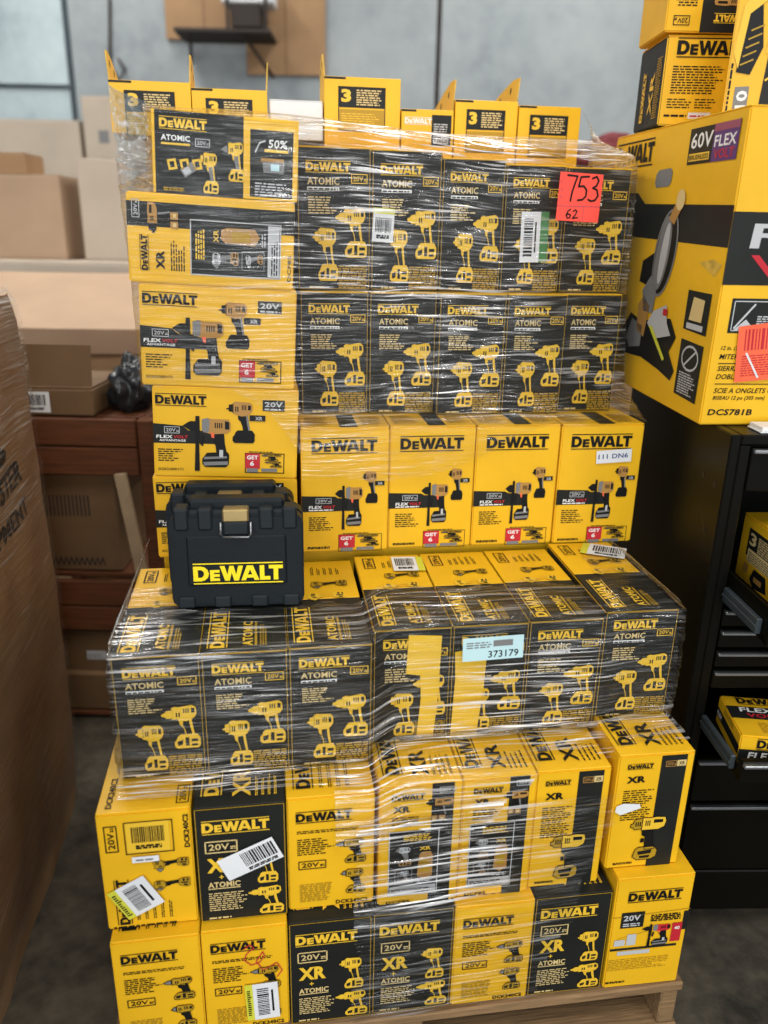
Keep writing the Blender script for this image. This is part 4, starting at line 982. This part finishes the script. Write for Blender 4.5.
# drawers: (z bottom, z top, pulled out)
def drawer(z0, z1, out, lab=None):
    d = cbx('drawer', (.048, -out, z0 + .003), (CW - .064, -out + .018, z1 - .003), 'cabinet', .002)
    mb = MB(); mb.box((.048, -out - .012, z1 - .012), (CW - .064, -out, z1 - .004), 'steel', .002); mb.build('drawer_pull', d)
    if out > .02:
        for x0 in (.050, CW - .072):
            mb = MB(); mb.box((x0, -out + .018, z0 + .006), (x0 + .006, .45, z1 - .02 if z1 - z0 < .1 else z0 + .075), 'cabinet'); mb.build('drawer_side', d)
        mb = MB(); mb.box((.056, -out + .018, z0 + .006), (CW - .072, .45, z0 + .012), 'cabinet'); mb.build('drawer_floor', d)
        mb = MB(); mb.box((.038, -out + .03, z0 + .016), (.0495, .0, z0 + .050), 'steel_dull', .002); mb.box((.035, -out + .03, z0 + .029), (.038, .0, z0 + .036), 'steel_dull', .001); mb.build('slide_rail', d)
    return d
drawer(1.22, 1.318, 0)
dA = drawer(.955, 1.055, .185)
for z0, z1 in ((.905, .953), (.852, .903), (.803, .850), (.748, .801)): drawer(z0, z1, 0)
dB = drawer(.632, .690, .185)
drawer(.435, .560, 0)
drawer(.228, .432, 0)
# boxes in the drawers
W, H, D = .21, .155, .30
a = Art(D, H, 51); a.part('number_panel').rect(D * .12, H * .42, D * .62, H * .84, 'dark', 1); a.text('3', D * .15, H * .60, D * .10, H * .19, 'pale', 2, .03); a.greek(D * .28, H * .56, D * .32, H * .24, 4, 'pale', 2); a.rect(D * .15, H * .34, D * .70, H * .54, 'pale', 2); a.greek(D * .17, H * .36, D * .5, H * .16, 4, 'dark', 3, .4, .2)
a.part('battery_picture').rect(D * .12, H * .16, D * .19, H * .30, 'tan', 1); a.poly([(D * .24, H * .12), (D * .28, H * .30), (D * .46, H * .30), (D * .50, H * .08), (D * .30, H * .02)], 'blk', 2); a.rect(D * .30, H * .12, D * .42, H * .20, 'tan', 3)
t = Art(W, D, 52); t.part('top_panel').rect(W * .10, D * .05, W * .8, D * .6, 'dark', 1); t.greek(W * .2, D * .15, W * .4, D * .3, 3, 'lgry', 2)
put(carton_kind('drawer3', W, D, H, 'yel', 'yel', 'yel', {'left': a, 'top': t}, ('yel', 'yel')), 'yellow battery box with a big 3 sitting in the upper open drawer', CB(.245, -.140, .9675), (0, 0, CY), group='boxes in the cabinet drawers', name='battery_carton')
W, H, D = .25, .070, .16
a = Art(W, H, 53); a.part('band').rect(0, 0, W, H * .52, 'dark', 1); a.part('logo').logo(W * .14, H * .60, W * .45, 'blk'); a.part('series_name').text('FLEX', W * .08, H * .20, W * .24, H * .24, 'wht', 3, .03, .1); a.text('VOLT', W * .12, H * .05, W * .24, H * .14, 'red', 3, .03, .1)
t = Art(W, D, 54); t.part('top_band').rect(0, D * .42, W, D * .72, 'dark', 1); t.part('top_logo').logo(W * .12, D * .80, W * .5, 'blk'); t.part('top_series_name').text('FLEX', W * .10, D * .58, W * .3, D * .11, 'wht', 3, .03, .1); t.text('VOLT', W * .14, D * .45, W * .3, D * .10, 'red', 3, .03, .1); t.part('top_print').greek(W * .2, D * .1, W * .6, D * .25, 3, 'ochre', 2, .4)
l = Art(D, H, 55); l.part('side_band').rect(0, H * .3, D, H * .62, 'dark', 1); l.text('FLEX', D * .06, H * .38, D * .2, H * .16, 'wht', 3, .03); l.rect(D * .3, H * .72, D * .7, H * .9, 'ochre', 2)
put(carton_kind('drawerflex', W, D, H, 'yel', 'yel', 'yel', {'front': a, 'top': t, 'left': l}), 'flat yellow battery box with black band lying in the lower open drawer', CB(.190, -.146, .6448), (0, 0, CY + R(-8)), group='boxes in the cabinet drawers', name='battery_carton')
o = thing('white_booklet', 'thick white booklet lying at the front edge of the cabinet top', 'booklet', CB(.19, .012, CT + .001), CY)
mb = MB(); mb.box((-.125, 0, 0), (.125, .06, .003), 'paper', .0008); mb.build('cover', o); mb = MB(); mb.box((-.122, .001, .0032), (.122, .058, .012), 'wht', .0008); mb.build('page_block', o)

# saw box
MX, MY, MZ = 0.668, 1.655, CT + .0015; MYAW = R(5.0); MT = R(1.4)
W, D, H = .78, .70, .612
FR = Art(W, H, 61); X = lambda q: q * W; Y = lambda q: H * (1 - q)
FR.part('logo').logo(X(.10), Y(.30), W * .6, 'blk')
FR.part('band').rect(0, Y(.53), W, Y(.305), 'dark', 1); FR.part('series_name').text('FLEX', X(.055), Y(.415), W * .40, H * .075, 'lgry', 3, .02, .08); FR.text('VOLT', X(.075), Y(.51), W * .40, H * .075, 'red', 3, .02, -.2)
FR.part('picture_panel').rect(X(.035), Y(.685), X(.20), Y(.572), 'dark', 1); FR.frame(X(.042), Y(.678), X(.193), Y(.580), .002, 'lgry', 2); FR.line((X(.05), Y(.67)), (X(.10), Y(.59)), .004, 'lgry', 2); FR.poly([(X(.05), Y(.675)), (X(.11), Y(.675)), (X(.08), Y(.64))], 'lgry', 2); FR.greek(X(.11), Y(.655), W * .08, H * .03, 2, 'lgry', 3)
FR.part('product_text')
for tx, v, w in (('12 in. (305 mm)', .745, .30), ('MITER SAW', .772, .20), ('SIERRA INGLETEADORA', .812, .33), ('DOBLE BISEL', .840, .19), ('SCIE A ONGLETS COMPOSES', .888, .36), ('BISEAU 12 po (305 mm)', .915, .31)): FR.text(tx, X(.025), Y(v), None, H * .0175, 'blk', 2, .012, .2)
for v in (.785, .855): FR.rect(X(.025), Y(v + .003), X(.30), Y(v), 'blk', 2)
FR.part('model_code').text('DCS781B', X(.018), Y(.966), W * .125, H * .022, 'blk', 2, .025, .15)
LF = Art(D, H, 62); X = lambda q: q * D; Y = lambda q: H * (1 - q)
LF.part('side_logo').logo(X(.03), Y(.118), D * .35, 'blk')
LF.part('side_band').poly([(0, Y(.40)), (0, Y(.232)), (X(.28), Y(.232)), (X(.36), Y(.275)), (D, Y(.286)), (D, Y(.415)), (X(.2), Y(.40))], 'dark', 1)
LF.part('side_series_name').text('FLEX', X(.10), Y(.308), D * .18, H * .05, 'lgry', 3, .02, .05); LF.text('VOLT', X(.10), Y(.375), D * .18, H * .045, 'mauve', 3, .02)
LF.part('voltage_badge').rect(X(.655), Y(.150), X(.965), Y(.034), 'dark', 2); LF.text('60V', X(.67), Y(.10), D * .14, H * .05, 'wht', 3, .015); LF.rect(X(.665), Y(.140), X(.80), Y(.115), 'gold', 3); LF.text('BRUSHLESS', X(.67), Y(.136), D * .125, H * .016, 'dark', 4); LF.rect(X(.815), Y(.150), X(.965), Y(.034), 'purple', 3); LF.text('FLEX', X(.825), Y(.105), D * .13, H * .035, 'wht', 4, .02); LF.text('VOLT', X(.83), Y(.142), D * .12, H * .03, 'red', 4, .02); LF.rect(X(.815), Y(.058), X(.965), Y(.034), 'mauve', 4)
LF.part('hand_hole').poly([(X(.425), Y(.20)), (X(.43), Y(.168)), (X(.45), Y(.155)), (X(.54), Y(.152)), (X(.558), Y(.165)), (X(.556), Y(.20)), (X(.54), Y(.215)), (X(.44), Y(.218))], 'gry', 2)
LF.part('saw_picture')
n = 26; cx, cy, rx, ry = X(.585), Y(.455), D * .085, H * .160
def ell(rx, ry, k, lay, dx=0): LF.add([(cx + dx + rx * math.cos(6.2832 * i / n) + .14 * ry * math.sin(6.2832 * i / n), cy + ry * math.sin(6.2832 * i / n)) for i in range(n)], [tuple(range(n))], k, lay)
ell(rx, ry, 'gry', 3); ell(rx * .88, ry * .93, 'blk', 3.5); ell(rx * .62, ry * .86, 'gry', 4, -.012); ell(rx * .30, ry * .70, 'lgry', 4.5, -.004)
LF.poly([(X(.585), Y(.33)), (X(.615), Y(.285)), (X(.64), Y(.262)), (X(.68), Y(.262)), (X(.675), Y(.29)), (X(.645), Y(.325)), (X(.63), Y(.35))], 'tan', 5); LF.disc(X(.655), Y(.265), D * .032, 'pale', 6)
LF.poly([(X(.40), Y(.57)), (X(.41), Y(.49)), (X(.50), Y(.455)), (X(.52), Y(.56)), (X(.47), Y(.58))], 'blk', 3)
LF.poly([(X(.44), Y(.60)), (X(.50), Y(.54)), (X(.56), Y(.60)), (X(.55), Y(.68)), (X(.47), Y(.68))], 'gry', 4); LF.poly([(X(.42), Y(.66)), (X(.46), Y(.62)), (X(.52), Y(.66)), (X(.50), Y(.78)), (X(.43), Y(.76))], 'tan', 4)
LF.poly([(X(.27), Y(.80)), (X(.36), Y(.70)), (X(.46), Y(.72)), (X(.58), Y(.70)), (X(.70), Y(.68)), (X(.76), Y(.74)), (X(.72), Y(.80)), (X(.78), Y(.86)), (X(.76), Y(.90)), (X(.66), Y(.88)), (X(.50), Y(.86)), (X(.36), Y(.87)), (X(.29), Y(.88))], 'blk', 3)
LF.poly([(X(.34), Y(.80)), (X(.38), Y(.72)), (X(.48), Y(.74)), (X(.48), Y(.82)), (X(.38), Y(.84))], 'gry', 4)
LF.poly([(X(.52), Y(.72)), (X(.56), Y(.67)), (X(.66), Y(.635)), (X(.68), Y(.70)), (X(.72), Y(.74)), (X(.60), Y(.77))], 'lgry', 5); LF.poly([(X(.54), Y(.73)), (X(.565), Y(.725)), (X(.70), Y(.83)), (X(.685), Y(.84))], 'lime', 6); LF.rect(X(.64), Y(.675), X(.675), Y(.65), 'red', 6)
LF.part('icon_panel').poly([(X(.80), Y(.70)), (X(.80), Y(.565)), (X(.955), Y(.565)), (X(.955), Y(.705))], 'dark', 2); LF.poly([(X(.83), Y(.665)), (X(.845), Y(.585)), (X(.92), Y(.59)), (X(.915), Y(.665))], 'pale', 3); LF.rect(X(.82), Y(.695), X(.93), Y(.675), 'lgry', 3)
LF.part('icon_panel').poly([(X(.80), Y(.935)), (X(.80), Y(.735)), (X(.955), Y(.74)), (X(.955), Y(.94))], 'dark', 2); LF.greek(X(.82), Y(.925), D * .12, H * .08, 4, 'lgry', 3)
cx, cy = X(.878), Y(.795)
for i in range(14): LF.line((cx + D * .055 * math.cos(i * .4488), cy + H * .042 * math.sin(i * .4488)), (cx + D * .055 * math.cos((i + 1) * .4488), cy + H * .042 * math.sin((i + 1) * .4488)), .005, 'lgry', 3)
LF.line((cx - D * .036, cy - H * .03), (cx + D * .036, cy + H * .03), .005, 'lgry', 3)
LF.part('scuff').poly([(X(.84), Y(.47)), (X(.93), Y(.455)), (X(.985), Y(.47)), (X(.95), Y(.51)), (X(.91), Y(.495))], 'edge', 1)
ks = carton_kind('saw', W, D, H, 'yel', 'yel', 'yel', {'front': FR, 'left': LF}, ('yel', 'yel'))
MR = Matrix.Translation((MX, MY, MZ)) @ Matrix.Rotation(MYAW, 4, 'Z') @ Matrix.Rotation(MT, 4, 'X')
saw = put(ks, 'huge yellow saw box with black band resting on the black cabinet', tuple(MR @ Vector((W / 2, 0, 0))), (MT, 0, MYAW), name='saw_carton')
def f(a):
    W, H = a.W, a.H
    a.push(W * .075, H * .150, 5); a.poly([(0, 0), (.20, 0), (.20, .125), (0, .115)], 'tag_orange', 3); q = .015
    rr = random.Random(8)
    while q < .18: w = rr.choice([.0025, .004, .006]); a.rect(q, .065, q + w, .108, 'red', 4); q += w + .004
    a.greek(.012, .012, .17, .045, 4, 'red', 4, .4, .3); a.line((.02, .06), (.05, .006), .004, 'paper', 5); a.pop()
sticker(saw, 'orange_sticker', 'orange barcode sticker', W, D, H, 'front', f)

# boxes on top of the saw box
def on_saw(x, y, z): return tuple(MR @ Vector((x, y, z)))
SW, SD, SH = W, D, H
W, D, H = .20, .21, .186
a = Art(W, H, 71); X = lambda q: q * W; Y = lambda q: H * (1 - q)
a.part('logo').logo(X(.12), Y(.215), W * .80, 'blk'); a.part('fine_print').greek(X(.10), Y(.64), W * .6, H * .32, 9, 'blk', 2, .45, .3); a.greek(X(.08), Y(.80), W * .28, H * .12, 4, 'blk', 2, .4); a.greek(X(.40), Y(.80), W * .25, H * .12, 4, 'blk', 2, .4)
a.part('model_code').greek(X(.06), Y(.90), W * .26, H * .03, 1, 'blk', 2, .8, 0); a.rect(X(.34), Y(.92), X(.60), Y(.85), 'paper', 3); a.greek(X(.36), Y(.90), W * .2, H * .03, 1, 'red', 4, .6)
l = Art(D, H, 72); l.part('side_logo'); l.push(D * .35, H * .10, 90); l.logo(0, 0, H * .6, 'gold'); l.pop(); l.part('side_print'); l.push(D * .7, H * .15, 90); l.text('XR', 0, 0, H * .5, D * .15, 'gold'); l.pop(); l.greek(D * .74, H * .1, D * .2, H * .7, 12, 'ochre', 2, .5)
kP = carton_kind('onsaw', W, D, H, 'yel', 'yel', 'dark', {'front': a, 'left': l}, ('yel', 'yel'))
put(kP, 'yellow tool box with black side standing on the saw box under a smaller one', on_saw(-.010 + W / 2, .405, SH + .0035), (MT, 0, MYAW + R(-6)), group='boxes on the saw box')
W2_, D2_, H2_ = .205, .20, .13
a = Art(W2_, H2_, 73); X = lambda q: q * W2_; Y = lambda q: H2_ * (1 - q)
a.part('panel').rect(0, 0, X(.62), H2_, 'dark', 1); a.part('logo').logo(X(.10), Y(.27), W2_ * .38, 'gold'); a.part('tool_picture').tool('wrench', X(.1), Y(.9), W2_ * .4, H2_ * .5, PAL_COL)
a.part('voltage_badge').badge(X(.74), Y(.25), W2_ * .18, H2_ * .15, 'blk'); a.part('fine_print').greek(X(.68), Y(.62), W2_ * .28, H2_ * .25, 4, 'blk', 2, .45)
kU = carton_kind('upside', W2_, D2_, H2_, 'yel', 'yel', 'yel', {'front': a}, None, turn='flip')
put(kU, 'yellow and black tool box lying upside down at the very top right', on_saw(-.024 + W2_ / 2, .398, SH + .0035 + H + .003), (MT, 0, MYAW + R(-5)), group='boxes on the saw box')
W3_, D3_, H3_ = .30, .19, .30
a = Art(W3_, H3_, 74); X = lambda q: q * W3_; Y = lambda q: H3_ * (1 - q)
a.part('panel').poly([(X(.22), 0), (X(.24), Y(.62)), (X(.36), Y(.42)), (X(.5), Y(.36)), (X(1), Y(.34)), (X(1), 0)], 'dark', 1)
a.part('grinder_picture').poly([(X(.05), Y(.74)), (X(.08), Y(.40)), (X(.16), Y(.34)), (X(.20), Y(.60)), (X(.14), Y(.76))], 'blk', 3); a.poly([(X(.02), Y(.62)), (X(.05), Y(.35)), (X(.15), Y(.22)), (X(.20), Y(.32)), (X(.09), Y(.40)), (X(.06), Y(.72))], 'gold', 4); a.poly([(X(.22), Y(.64)), (X(.25), Y(.36)), (X(.30), Y(.34)), (X(.28), Y(.62))], 'gold', 4)
for i in range(5): a.line((X(.07 + .01 * i), Y(.70 - .05 * i)), (X(.15 + .01 * i), Y(.67 - .05 * i)), .003, 'ochre', 5)
a.line((X(.24), Y(.80)), (X(.33), Y(.74)), .004, 'gold', 5); a.line((X(.33), Y(.74)), (X(.35), Y(.60)), .004, 'gold', 5); a.poly([(X(.16), Y(.26)), (X(.22), Y(.05)), (X(.34), Y(.06)), (X(.33), Y(.2)), (X(.2), Y(.32))], 'lgry', 4)
a.part('number_panel').rect(X(.06), Y(.98), X(.15), Y(.83), 'gry', 2); a.push(X(.145), Y(.965), 90); a.text('10', 0, 0, H3_ * .11, W3_ * .07, 'wht', 3, .03); a.pop(); a.push(X(.03), Y(.98), 90); a.greek(0, 0, H3_ * .3, W3_ * .018, 1, 'blk', 2, .7, 0); a.pop()
kQ = carton_kind('grinder', W3_, D3_, H3_, 'yel', 'yel', 'yel', {'front': a}, ('yel', 'yel'))
q_ = put(kQ, 'tall yellow and black grinder box standing on the front of the saw box', on_saw(.168, .118, SH + .0035), (MT, 0, MYAW + R(-26)), group='boxes on the saw box')

# ------------------------------------------------------------------ left: tall brown carton in film
Wl, Dl, Hl = .80, 1.45, 1.555
lc = thing('wrapped_carton', 'tall brown carton wrapped in film at the left edge', 'carton', S(-.288 - Wl / 2, -.44, .0), YAW)
nu, nv = 40, 46
mb = MB(); bulge = lambda y, z: .020 * math.sin(math.pi * min(1, z / Hl)) + .010 * noise.noise((y * 3, z * 3, 2)) + .006 * noise.noise((y * 9, z * 7, 5))
vs = []
for j in range(nv + 1):
    for i in range(nu + 1):
        y = Dl * i / nu; z_ = Hl * j / nv; vs.append((Wl / 2 + bulge(y, z_) - .02 - (.012 * smooth(i / nu, .95, 1)) - .012 * smooth(j / nv, .96, 1), y, z_))
mb.v = vs; mi = mb.mi('card')
for j in range(nv):
    for i in range(nu): q = j * (nu + 1) + i; mb.f.append((q, q + 1, q + nu + 2, q + nu + 1)); mb.m.append(mi)
me = mb.mesh('side_panel', True); link('side_panel', me, lc)
mb = MB(); mb.box((-Wl / 2, 0, 0), (Wl / 2 - .040, Dl - .006, Hl - .004), 'card', .006); mb.build('carton_body', lc)
for y0, y1 in ((.005, Dl / 2 - .003), (Dl / 2 + .003, Dl - .03)):
    mb = MB(); mb.box((-Wl / 2 + .01, y0, Hl - .003), (Wl / 2 - .05, y1, Hl + .003), 'card', .001); mb.build('flap', lc)
def side_map(u, v, l): return (Wl / 2 + bulge(u, v) - .018 + l, u, v)
a = Art(Dl, Hl, 81); a.part('lettering')
a.push(1.06, 1.10, 4); a.text('STER', 0, 0, .185, .062, 'ink', 1, .03); a.pop(); a.push(.93, 1.005, 4); a.text('UIPMENT', 0, 0, .32, .045, 'ink', 1, .02); a.pop()
a.part('emblem')
for pts in ([(.95, 1.16), (1.01, 1.18), (1.05, 1.30), (1.02, 1.32), (.99, 1.24)], [(1.06, 1.18), (1.15, 1.19), (1.16, 1.21), (1.10, 1.24), (1.08, 1.34), (1.05, 1.33)], [(.96, 1.33), (1.06, 1.36), (1.05, 1.38), (.96, 1.36)]): a.poly(pts, 'ink', 1)
for nm, me in art_meshes(a, side_map): link(nm, me, lc)
def lf_fn(u, v): y = Dl * u; z_ = .1 + (Hl - .08) * v; return (Wl / 2 + bulge(y, min(z_, Hl)) - .010 - (.012 * smooth(u, .95, 1)) - .022 * smooth(v, .96, 1), y, z_)
film_mesh.amp = None
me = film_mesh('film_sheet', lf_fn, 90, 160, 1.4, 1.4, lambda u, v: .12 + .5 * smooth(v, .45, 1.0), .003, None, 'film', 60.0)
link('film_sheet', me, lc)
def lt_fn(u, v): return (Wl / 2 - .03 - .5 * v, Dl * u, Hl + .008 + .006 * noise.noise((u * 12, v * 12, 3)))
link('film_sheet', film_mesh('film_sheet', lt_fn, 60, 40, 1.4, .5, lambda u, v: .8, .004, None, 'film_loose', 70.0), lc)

# ------------------------------------------------------------------ left background: crate and cartons
def plain_carton(label, lo, hi, k, rz=0.0, flaps=True, group='brown cartons in the background', name='brown_carton', tape=False):
    W, D, H = hi[0] - lo[0], hi[1] - lo[1], hi[2] - lo[2]
    o = thing(name, label, 'carton', ((lo[0] + hi[0]) / 2, lo[1], lo[2]), rz, group)
    mb = MB(); mb.box((-W / 2, 0, 0), (W / 2, D, H - .005), k, .006); mb.build('carton_body', o)
    for y0, y1 in ((.003, D / 2 - .002), (D / 2 + .002, D - .003)):
        mb = MB(); mb.box((-W / 2 + .003, y0, H - .0045), (W / 2 - .003, y1, H), k, .001); mb.build('flap', o)
    if tape:
        mb = MB(); mb.box((-W / 2 + .02, D / 2 - .03, H + .0003), (W / 2 - .02, D / 2 + .03, H + .0012), 'tape'); mb.build('tape', o)
    return o
CRY = 2.45
cr = thing('wooden_crate', 'reddish wooden crate of wide boards behind the pallet on the left', 'crate', (-1.04, CRY, 0), 0)
def crb(name, lo, hi, k, T=None): mb = MB(); mb.box((lo[0] + 1.04, lo[1] - CRY, lo[2]), (hi[0] + 1.04, hi[1] - CRY, hi[2]), k, .004, T); return mb.build(name, cr)
crb('board', (-1.36, CRY, .963), (-.795, CRY + .022, 1.055), 'wood_red'); crb('board', (-1.36, CRY, 1.060), (-.795, CRY + .022, 1.150), 'wood_red')
crb('board', (-1.36, CRY, .400), (-.795, CRY + .022, .490), 'wood_red'); crb('board', (-1.36, CRY, .495), (-.795, CRY + .022, .588), 'wood_red')
for x in (-1.36, -.79): crb('corner_post', (x, CRY - .002, .0), (x + .05, CRY + .05, 1.15), 'wood_red'); crb('corner_post', (x, CRY + .70, .0), (x + .05, CRY + .75, 1.15), 'wood_red')
for z0, z1 in ((.963, 1.15), (.40, .588)): crb('side_board', (-.79, CRY + .051, z0), (-.77, CRY + .699, z1), 'wood_red')
crb('floor_board', (-1.355, CRY + .053, .02), (-.795, CRY + .70, .04), 'wood_red')
crb('shelf_board', (-1.355, CRY + .053, .578), (-.795, CRY + .70, .598), 'wood_red')
mb = MB(); mb.box((-.02, 0, 0), (.02, .02, .42), 'wood_pale', .003); o = thing('wood_batten', 'pale wooden batten leaning against the crate', 'batten', (-.80, CRY - .026, .56), rot=(0, R(-7), 0)); mb.build('batten_body', o)
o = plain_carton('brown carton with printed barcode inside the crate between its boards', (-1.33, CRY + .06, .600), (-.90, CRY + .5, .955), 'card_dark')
a = Art(.43, .355, 91); a.part('printed_barcode'); q = .15
while q < .34: a.rect(q, .20, q + .006, .275, 'ink', 1); q += .013
a.part('pattern_band')
for i in range(14): a.line((.12 + i * .018, .02), (.13 + i * .018, .05), .005, 'ink', 1); a.line((.13 + i * .018, .05), (.138 + i * .018, .02), .005, 'ink', 1)
for nm, me in art_meshes(a, face_map('front', .43, .44, .355)): link(nm, me, o)
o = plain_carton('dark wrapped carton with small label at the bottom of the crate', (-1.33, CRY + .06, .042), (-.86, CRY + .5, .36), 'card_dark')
a = Art(.47, .318, 92); a.part('small_label').rect(.27, .21, .34, .245, 'lgry', 1); a.greek(.275, .215, .06, .02, 2, 'gry', 2); a.part('tape').line((0, .16), (.47, .15), .02, 'card', 1)
for nm, me in art_meshes(a, face_map('front', .47, .44, .318)): link(nm, me, o)
# open carton resting on the crate
for x, lab in ((-1.34, 'plank'), ):
    crb('lid_board', (-1.355, CRY + .053, 1.13), (-.795, CRY + .70, 1.149), 'wood_red')
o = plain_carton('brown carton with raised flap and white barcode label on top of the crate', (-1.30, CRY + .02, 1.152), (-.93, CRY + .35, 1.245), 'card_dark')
mb = MB(); mb.box((-.18, .004, .094), (.18, .008, .225), 'card_dark', .001, Matrix.Rotation(R(-10), 4, 'X')); mb.build('raised_flap', o)
a = Art(.37, .093, 93); a.part('barcode_label'); a.barcode(.135, .012, .10, .066)
for nm, me in art_meshes(a, face_map('front', .37, .33, .093)): link(nm, me, o)
# crumpled black plastic
bm = bmesh.new(); bmesh.ops.create_icosphere(bm, subdivisions=4, radius=1.0)
for v in bm.verts:
    n_ = v.co.normalized(); r_ = 1 + .30 * noise.noise(n_ * 2.2) + .16 * noise.noise(n_ * 6); v.co = Vector((n_.x * .075 * r_, n_.y * .12 * r_, max(-.07, n_.z * .10 * r_)))
mb = MB(); mb.bm(bm, 'bag_black')
o = tag(mb.build('plastic_bundle', None, True), 'crumpled black plastic bundle on the crate beside the open carton', 'bundle'); o.location = (-.845, CRY + .19, 1.152 + .07)
# cardboard sheet over goods behind
plain_carton('wide brown carton under the cardboard sheet behind the crate', (-1.75, 3.25, 0), (-.92, 3.85, 1.325), 'card')
o = thing('cardboard_sheet', 'large pale cardboard sheet sloping over goods behind the crate', 'cardboard', (-1.33, 3.22, 1.345), rot=(R(15), 0, R(3)))
mb = MB(); mb.box((-.47, -.02, 0), (.47, .68, .006), 'card_pale', .001); mb.build('sheet', o)
mb = MB(); mb.box((-.47, -.028, -.10), (.47, -.021, .006), 'card_pale', .001); mb.build('folded_edge', o)
plain_carton('long pale carton standing behind the sloping cardboard sheet', (-2.15, 4.05, 0), (-1.22, 4.75, 1.565), 'card_light')
plain_carton('large pale carton standing upright on the long pale carton, left of the narrow one', (-2.16, 4.42, 1.566), (-1.72, 4.74, 1.985), 'card_pale')
plain_carton('narrow tall carton standing on the long pale carton', (-1.63, 4.44, 1.566), (-1.34, 4.72, 2.07), 'card_light')
plain_carton('small flat carton lying on the large upright one', (-2.15, 4.46, 1.986), (-1.90, 4.70, 2.09), 'card')
o = plain_carton('huge pale carton by the wall with two dark printed marks', (-3.3, 5.9, 0), (-2.12, 6.8, 2.42), 'card_light')
o = plain_carton('tall pale carton by the wall beside the huge one', (-2.09, 5.9, 0), (-1.62, 6.8, 2.57), 'card_light')
a = Art(.47, 2.57, 94); a.part('printed_mark').rect(.10, 2.28, .17, 2.36, 'gry', 1); a.part('printed_mark').rect(.10, 2.12, .17, 2.19, 'gry', 1)
for nm, me in art_meshes(a, face_map('front', .47, .9, 2.57)): link(nm, me, o)
# wall shelf with cardboard at the top
def wall_sheet(label, lo, hi):
    o = thing('cardboard_sheet', label, 'cardboard', ((lo[0] + hi[0]) / 2, 7.46, lo[1]), 0, 'cardboard panels on the wall'); W = hi[0] - lo[0]; H = hi[1] - lo[1]
    mb = MB(); mb.box((-W / 2, 0, 0), (W / 2, .03, H), 'card', .004); mb.build('sheet', o); mb = MB(); mb.box((-.004, -.002, 0), (.004, .0, H), 'card_dark'); mb.build('fold_line', o)
wall_sheet('brown cardboard panel hung on the wall, left of the black bracket', (-1.88, 3.23), (-1.24, 4.0))
wall_sheet('long brown cardboard panel hung on the wall, right of the black bracket', (-1.22, 2.98), (-.56, 4.0))
o = thing('wall_bracket', 'black steel bracket shelf with white machine on the back wall', 'shelf', (-1.2, 7.40, 3.2), 0)
mb = MB(); mb.box((-.52, -.35, .0), (.24, .04, .03), 'ink', .004); mb.build('shelf_plate', o)
for pts in ([(-.40, -.3, 0), (-.48, .04, -.16)], [(.02, -.3, 0), (.20, .04, -.24)], [(.20, -.3, .03), (.20, -.3, .5)], [(-.10, -.3, .03), (-.10, -.3, .5)], [(-.10, -.3, .32), (.2, -.3, .32)]):
    mb = MB(); mb.tube(pts, .014, 'ink', 8); mb.build('strut', o)
mb = MB(); mb.box((-.15, -.28, .22), (.26, -.05, .40), 'paper', .01); mb.build('machine_body', o); mb = MB(); mb.box((-.08, -.285, .05), (.16, -.10, .215), 'ink', .01); mb.build('machine_base', o)
mb = MB(); mb.tube([(-2.35, 7.47, 4.2), (-2.33, 7.47, 3.5), (-2.37, 7.47, 3.05), (-2.30, 7.46, 2.92), (-2.24, 7.46, 3.0), (-2.30, 7.47, 3.08)], .012, 'ink', 6)
tag(mb.build('hanging_cord', None, True), 'dark cord hanging down the bluish part of the back wall', 'cord')
# dark red bundle behind the right end
plain_carton('brown carton stack hidden behind the pallet under the red bundle', (1.05, 4.6, 0), (1.65, 5.2, 2.06), 'card')
bm = bmesh.new(); bmesh.ops.create_icosphere(bm, subdivisions=4, radius=1.0)
for v in bm.verts:
    n_ = v.co.normalized(); r_ = 1 + .22 * noise.noise(n_ * 2.5) + .10 * noise.noise(n_ * 7); v.co = Vector((n_.x * .24 * r_, n_.y * .2 * r_, max(-.09, n_.z * .12 * r_)))
mb = MB(); mb.bm(bm, 'cloth_red'); o = tag(mb.build('cloth_bundle', None, True), 'dark red cloth bundle behind the top right corner of the film', 'cloth'); o.location = (1.28, 4.85, 2.06 + .091)
